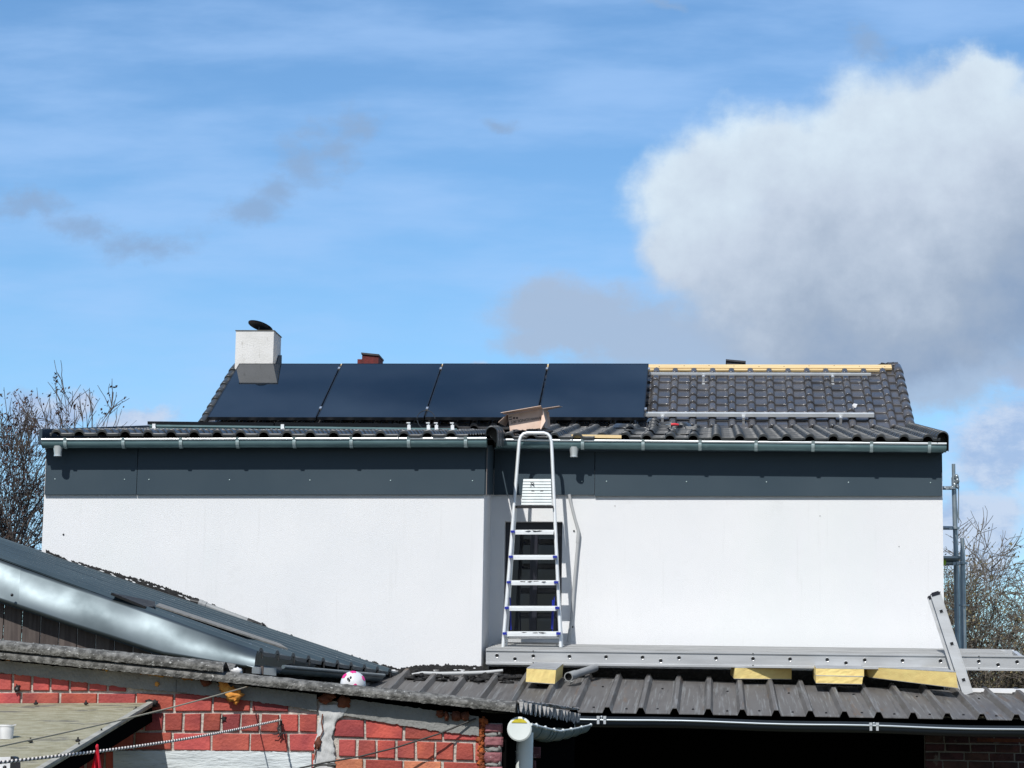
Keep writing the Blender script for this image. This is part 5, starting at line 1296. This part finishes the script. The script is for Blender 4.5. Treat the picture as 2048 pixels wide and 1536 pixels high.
# ------------------------------------------------------------------ lean-to sheet at the lower left
W0 = at(310, 1405.5, YBW - .02); E0 = at(92, 1538, 9.85); E0 = Vector((W0.x, E0.y, E0.z)); sl_ = (E0 - W0)
e = empty('lean_to_roof', W0 + Vector((-1, 0, -.2)), 'mossy pale lean-to roof sheet against the red brick wall', 'lean-to')
lv = sl_.normalized(); ext_ = 2.2; ln = Vector((1, 0, 0)).cross(-lv).normalized()
if ln.z < 0: ln = -ln
wl = at(-80, 1407, YBW - .02)
lu = (W0 - wl); lu.normalize(); Lw = 2.0
mb = MB(); mb.prism([W0, W0 + lv * ext_, W0 + lv * ext_ - lu * Lw, W0 - lu * Lw], -ln * .012); shl = mb.build('roof_sheet', M['lean'], e)
mb = MB(); mb.obox(W0 + lv * ext_ / 2 - lu * .012 + ln * .006, lv * ext_ / 2, lu * .016, ln * .006); mb.build('edge_strip', M['lean_edge'], e)
mb = MB(); mb.obox(W0 + lv * ext_ / 2 - lu * .03 - ln * .055, lv * (ext_ / 2 - .01), lu * .018, ln * .04)
mb.obox(W0 + lv * ext_ / 2 - lu * .75 - ln * .055, lv * (ext_ / 2 - .01), lu * .02, ln * .04); mb.obox(W0 + lv * ext_ - lu * .8 - ln * .06, lv * .02, lu * .8, ln * .04)
mb.build('rafters', M['shade_black'], e)
mb = MB(); r = random.Random(2)
for px, py in ((272, 1421), (203, 1466), (156, 1483), (158, 1494), (61, 1484), (117, 1516), (72, 1408.5), (172, 1408.5)):
    p = onplane(px, py, W0, ln); mb.blob(p + ln * .004, .012, .012, .007, px, .3); mb.tube([p, p + ln * .02], .004, 6)
mb.build_each('bolt', M['bitumen'], e)
mb = MB(); p = W0 + Vector((.006, -.03, -.005)); mb.blob(p, .02, .03, .018, 3, .5); mb.blob(p + Vector((-.03, 0, .012)), .02, .01, .008, 4, .5); mb.build('corner_trim', M['bitumen'], e)
# white pot
p = onplane(13, 1474, W0, ln); mb = MB(); e = empty('plastic_pot', p, 'small white plastic pot standing on the mossy lean-to roof', 'pot')
mb.tube([p + Vector((0, 0, -.01)), p + Vector((0, 0, .052))], [.029, .0335], 24); mb.build('body', M['ballwhite'], e)
mb = MB(); mb.tube([p + Vector((0, 0, .048)), p + Vector((0, 0, .056))], .0355, 24); mb.prism([p + Vector((.025, -.02, .05)), p + Vector((.046, -.01, .054)), p + Vector((.035, .01, .054))], (0, 0, .004)); mb.build('lid', M['ballwhite'], e)
# white box with dark strap
e = empty('white_casing', at(10, 1540, 9.4), 'white plastic casing with a black rounded corner at the edge of the lean-to roof', 'casing')
Yb_ = 9.35; a = at(-30, 1515, Yb_); b = at(21, 1513.5, Yb_); mb = MB(); mb.prism([a, b, b + Vector((0, 0, -.09)), a + Vector((0, 0, -.09))], (0, .06, 0)); mb.build('shell', M['ballwhite'], e)
mb = MB(); q = [(21.3, 1512.5), (27, 1514), (30.5, 1519), (31.5, 1528), (31.5, 1556), (21.3, 1556)]; mb.prism(poly_at(q, Yb_ - .003)[::-1], (0, .066, 0)); mb.build('corner_strap', M['black'], e)
mb = MB(); mb.blob(at(9, 1535, Yb_ - .002), .008, .004, .008, 1, .3); mb.build('knob', M['black'], e)

# ------------------------------------------------------------------ lines and cables
A_, B_ = at(-40, 1501, 6.8), at(496, 1373, YBW - .05); mb = MB()
mb.tube([A_.lerp(B_, k / 20) + Vector((0, 0, -.012 * math.sin(math.pi * k / 20))) for k in range(21)], .0032, 8)
tag(mb.build('cord', M['cord'], loc=A_), 'thin beige cord stretched from the wall top over the lean-to roof', 'cord')
A_, B_ = at(-40, 1529, 6.9), at(561, 1440, YBW - .04); e = empty('clothes_line', A_, 'twisted black and white clothes line tied to the brick wall', 'clothes line')
d = (B_ - A_); Ld = d.length; dn = d.normalized(); s1 = dn.cross(Vector((0, 0, 1))).normalized(); s2 = s1.cross(dn)
for ph, m_ in ((0, 'rope'), (math.pi, 'rope_dark')):
    mb = MB(); pts = []; nseg = 110 * 8
    for k in range(nseg + 1):
        t = k / nseg; an = 2 * math.pi * 110 * t + ph; c = A_ + d * t + Vector((0, 0, -.02 * math.sin(math.pi * t))); pts.append(c + (s1 * math.cos(an) + s2 * math.sin(an)) * .0026)
    mb.tube(pts, .0036 if m_ == 'rope' else .0028, 6); mb.build('strand', M[m_], e)
mb = MB(); r = random.Random(5)
for k in range(9): c = at(560 + r.uniform(-2, 2), 1440 + 3.2 * k, YBW - .03); mb.tube([c, c + Vector((r.uniform(-.015, .015), -.01, r.uniform(-.015, .01))), c + Vector((r.uniform(-.01, .01), 0, -.018))], .003, 6)
mb.tube([at(560, 1466, YBW - .03), at(552, 1469, YBW - .04), at(545, 1468, YBW - .04)], .0025, 6); mb.tube([at(561, 1440, YBW - .03), at(562, 1470, YBW - .03), at(556, 1473, YBW - .04)], .004, 6)
mb.build('knot', M['rope_dark'], e)
# red cloth
pR = A_ + d * ((8.2 - A_.y) / d.y) + Vector((0, 0, -.03)); pR = at(194, 1494, pR.y); mb = MB(); rows = []
for j in range(13):
    t = j / 12; z_ = pR.z - .40 * t; wv = .006 + .034 * min(1, t * 3.2) + .02 * t; row = []
    for i in range(17):
        s_ = i / 16 - .5; row.append(Vector((pR.x + s_ * wv * 1.1 + .002, pR.y + .012 * math.sin(s_ * 14 + t) * min(1, t * 4) - .004, z_)))
    rows.append(row)
mb.grid(rows, smooth=True); mb.grid([[p + Vector((0, .003, 0)) for p in r_] for r_ in rows[::-1]], smooth=True); mb.blob(pR, .006, .006, .01, 1, .2)
tag(mb.build('red_cloth', M['red_cloth'], loc=pR), 'bright red cloth hanging from the twisted clothes line', 'cloth')
# black cable across the wall
mb = MB(); mb.tube([at(952, 1437, YBW - .03), at(925, 1448, YBW - .05), at(880, 1467, YBW - .08), at(793, 1495, YBW - .13), at(720, 1513, YBW - .17), at(646, 1526, YBW - .2), at(600, 1536, YBW - .22), at(540, 1560, YBW - .24)], .0042, 8)
tag(mb.build('wall_cable', M['cable'], loc=at(793, 1495, YBW)), 'black cable running down across the right part of the brick wall', 'cable')
mb = MB(); pts = []
for k in range(60):
    t = k / 59 * 2 * math.pi * 3; pts.append(at(648 + 24 * math.cos(t), 1540 + 11 * math.sin(t) + .02 * k, YBW - .08 - .001 * k))
mb.tube(pts, .004, 6); mb.tube([at(655, 1529, YBW - .1), at(672, 1531, YBW - .1)], .010, 8)
tag(mb.build('cable_coil', M['cable'], loc=at(648, 1540, YBW)), 'coil of black cable hanging below the plaster patch', 'cable')
# iron anchors / knots of wire in the brickwork
for (px, py, lab) in ((35, 1374, 'black wall anchor in the brickwork above the lean-to roof, left'), (447, 1437, 'black star-shaped anchor in the brickwork between the two ropes')):
    mb = MB(); c = at(px, py, YBW - .016); q = [c + Vector((math.cos(t) * rr_, 0, math.sin(t) * rr_)) for t, rr_ in [(2 * math.pi * k / 10, .018 if k % 2 else .008) for k in range(10)]]; mb.prism(q, (0, -.006, 0))
    if px < 100: mb.blob(c + Vector((.0, -.01, -.012)), .016, .012, .012, 1, .4)
    tag(mb.build('wall_anchor', M['black'], loc=c), lab, 'anchor')

# ------------------------------------------------------------------ trees
def tree(name, base, height, spread, seed, label, cat, group, depth, leaf=None, leafn=0, lsize=.05, bark='bark', lean=(0, 0), r0=.16, trunk_h=.3, droop=0, bare_twigs=True, min_r=.006, kids=(2, 4), clip_z=None, leafcol=None, updir=.25, cluster=1, len_decay=.74, ang=(22, 52)):
    r = random.Random(seed); e = empty(name, base, label, cat, group)
    tr = MB(); br = MB(); lf = MB(); tips = []
    def grow(p, d, ln, rd, lev):
        n = 4; pts = [p]; rs = [rd]; dd = d.copy()
        for k in range(n):
            dd = (dd + Vector((r.gauss(0, .13), r.gauss(0, .13), r.gauss(0, .09))) + Vector((0, 0, updir * .14 * (1 if lev > 0 else 0)))).normalized()
            if droop and lev >= depth - 1: dd = (dd + Vector((0, 0, -droop))).normalized()
            p = p + dd * ln / n; pts.append(p); rs.append(max(min_r * .6, rd * (1 - .42 * (k + 1) / n)))
        (tr if lev <= 1 else br).tube(pts, rs, 7 if lev <= 1 else (4 if lev < depth - 1 else 3), caps=False)
        if lev >= depth:
            tips.append((p, dd)); return
        nk = r.randint(*kids)
        for k in range(nk):
            t = r.uniform(.45, 1) if k else 1.0; i = min(n - 1, int(t * n)); q = pts[i].lerp(pts[i + 1], t * n - i) if i < n else pts[-1]
            az = r.uniform(0, 2 * math.pi); an = rad(r.uniform(*ang)); o_ = dd.orthogonal().normalized(); o_ = Matrix.Rotation(az, 3, dd) @ o_
            nd = (dd * math.cos(an) + o_ * math.sin(an)); nd = Vector((nd.x * spread, nd.y * spread, nd.z)).normalized()
            grow(q, nd, ln * len_decay * r.uniform(.75, 1.15), max(min_r, rs[i] * r.uniform(.5, .72)), lev + 1)
        if lev >= 2: tips.append((p, dd))
    grow(Vector(base), Vector((lean[0], lean[1], 1)).normalized(), height * trunk_h, r0, 0)
    tr.build('trunk', M[bark], e); br.build('branches', M[bark], e)
    if leaf:
        for _ in range(leafn):
          p0, dd = r.choice(tips); nl = r.randint(3, 9) if leaf == 'dead_leaf' else 1; p0 = p0 + Vector((r.gauss(0, 1), r.gauss(0, 1), r.gauss(0, .9))) * (.12 if nl > 1 else 0)
          for _k in range(nl):
            p = p0 if nl == 1 else p0 + Vector((r.gauss(0, .03), r.gauss(0, .03), r.gauss(-.02, .04)))
            c = p if nl > 1 else p + Vector((r.gauss(0, 1), r.gauss(0, 1), r.gauss(0, .9))) * (height * .022 * cluster)
            n_ = Vector((r.uniform(-1, 1), r.uniform(-1, 1), r.uniform(-1, 1))).normalized(); a2 = n_.orthogonal().normalized(); b2 = n_.cross(a2); s_ = lsize * r.uniform(.5, 1.3)
            k = r.uniform(.5, 1.5); lf.cur = (k * r.uniform(.9, 1.15), k, k * r.uniform(.85, 1.1)); lf.add([c - a2 * s_, c - b2 * s_ * .5, c + a2 * s_, c + b2 * s_ * .55], [(0, 1, 2, 3)])
        lf.build('leaves', M[leaf], e)
    return e
TL_ = at(-30, 1150, 31); tree('seed_pod_tree', (TL_.x, 31, 0), 6.2, .62, 5, 'bare tree with dark dry seed pods left of the white house', 'tree', 'trees behind the buildings', 6, 'dead_leaf', 1500, .026, lean=(.01, 0), r0=.17, trunk_h=.34, kids=(4, 4), cluster=.55, len_decay=.72)
TL_ = at(205, 1100, 38); tree('birch_tree', (TL_.x, 38, 0), 8.3, .9, 12, 'fine twigs of a birch showing above the left end of the low roof', 'tree', 'trees behind the buildings', 6, None, 0, bark='bark', r0=.09, trunk_h=.34, droop=.12, min_r=.004, kids=(3, 4))
TL_ = at(1900, 1300, 36); tree('bare_tree', (TL_.x, 36, 0), 6.6, 1.0, 9, 'tall bare tree with fine twigs directly behind the scaffold', 'tree', 'trees behind the buildings', 6, None, 0, bark='bark_light', r0=.10, trunk_h=.36, min_r=.006, kids=(3, 4), len_decay=.70)
for i, (px, Y, h, sd, lab) in enumerate(((1935, 33, 4.7, 21, 'budding brown-green tree behind the scaffold uprights'), (2015, 35, 3.9, 22, 'lower budding tree right of the scaffold'), (2090, 33, 4.5, 23, 'budding tree cut by the right edge of the picture'), (1975, 40, 4.6, 24, 'budding tree farther back between the scaffold and the right edge'))):
    TL_ = at(px, 1400, Y); tree('budding_tree', (TL_.x, Y, 0), h, 1.05, sd, lab, 'tree', 'trees behind the buildings', 6, 'bud', 9500, .023, bark='bark_light', r0=.09, trunk_h=.30, min_r=.005, kids=(3, 5), cluster=.6)
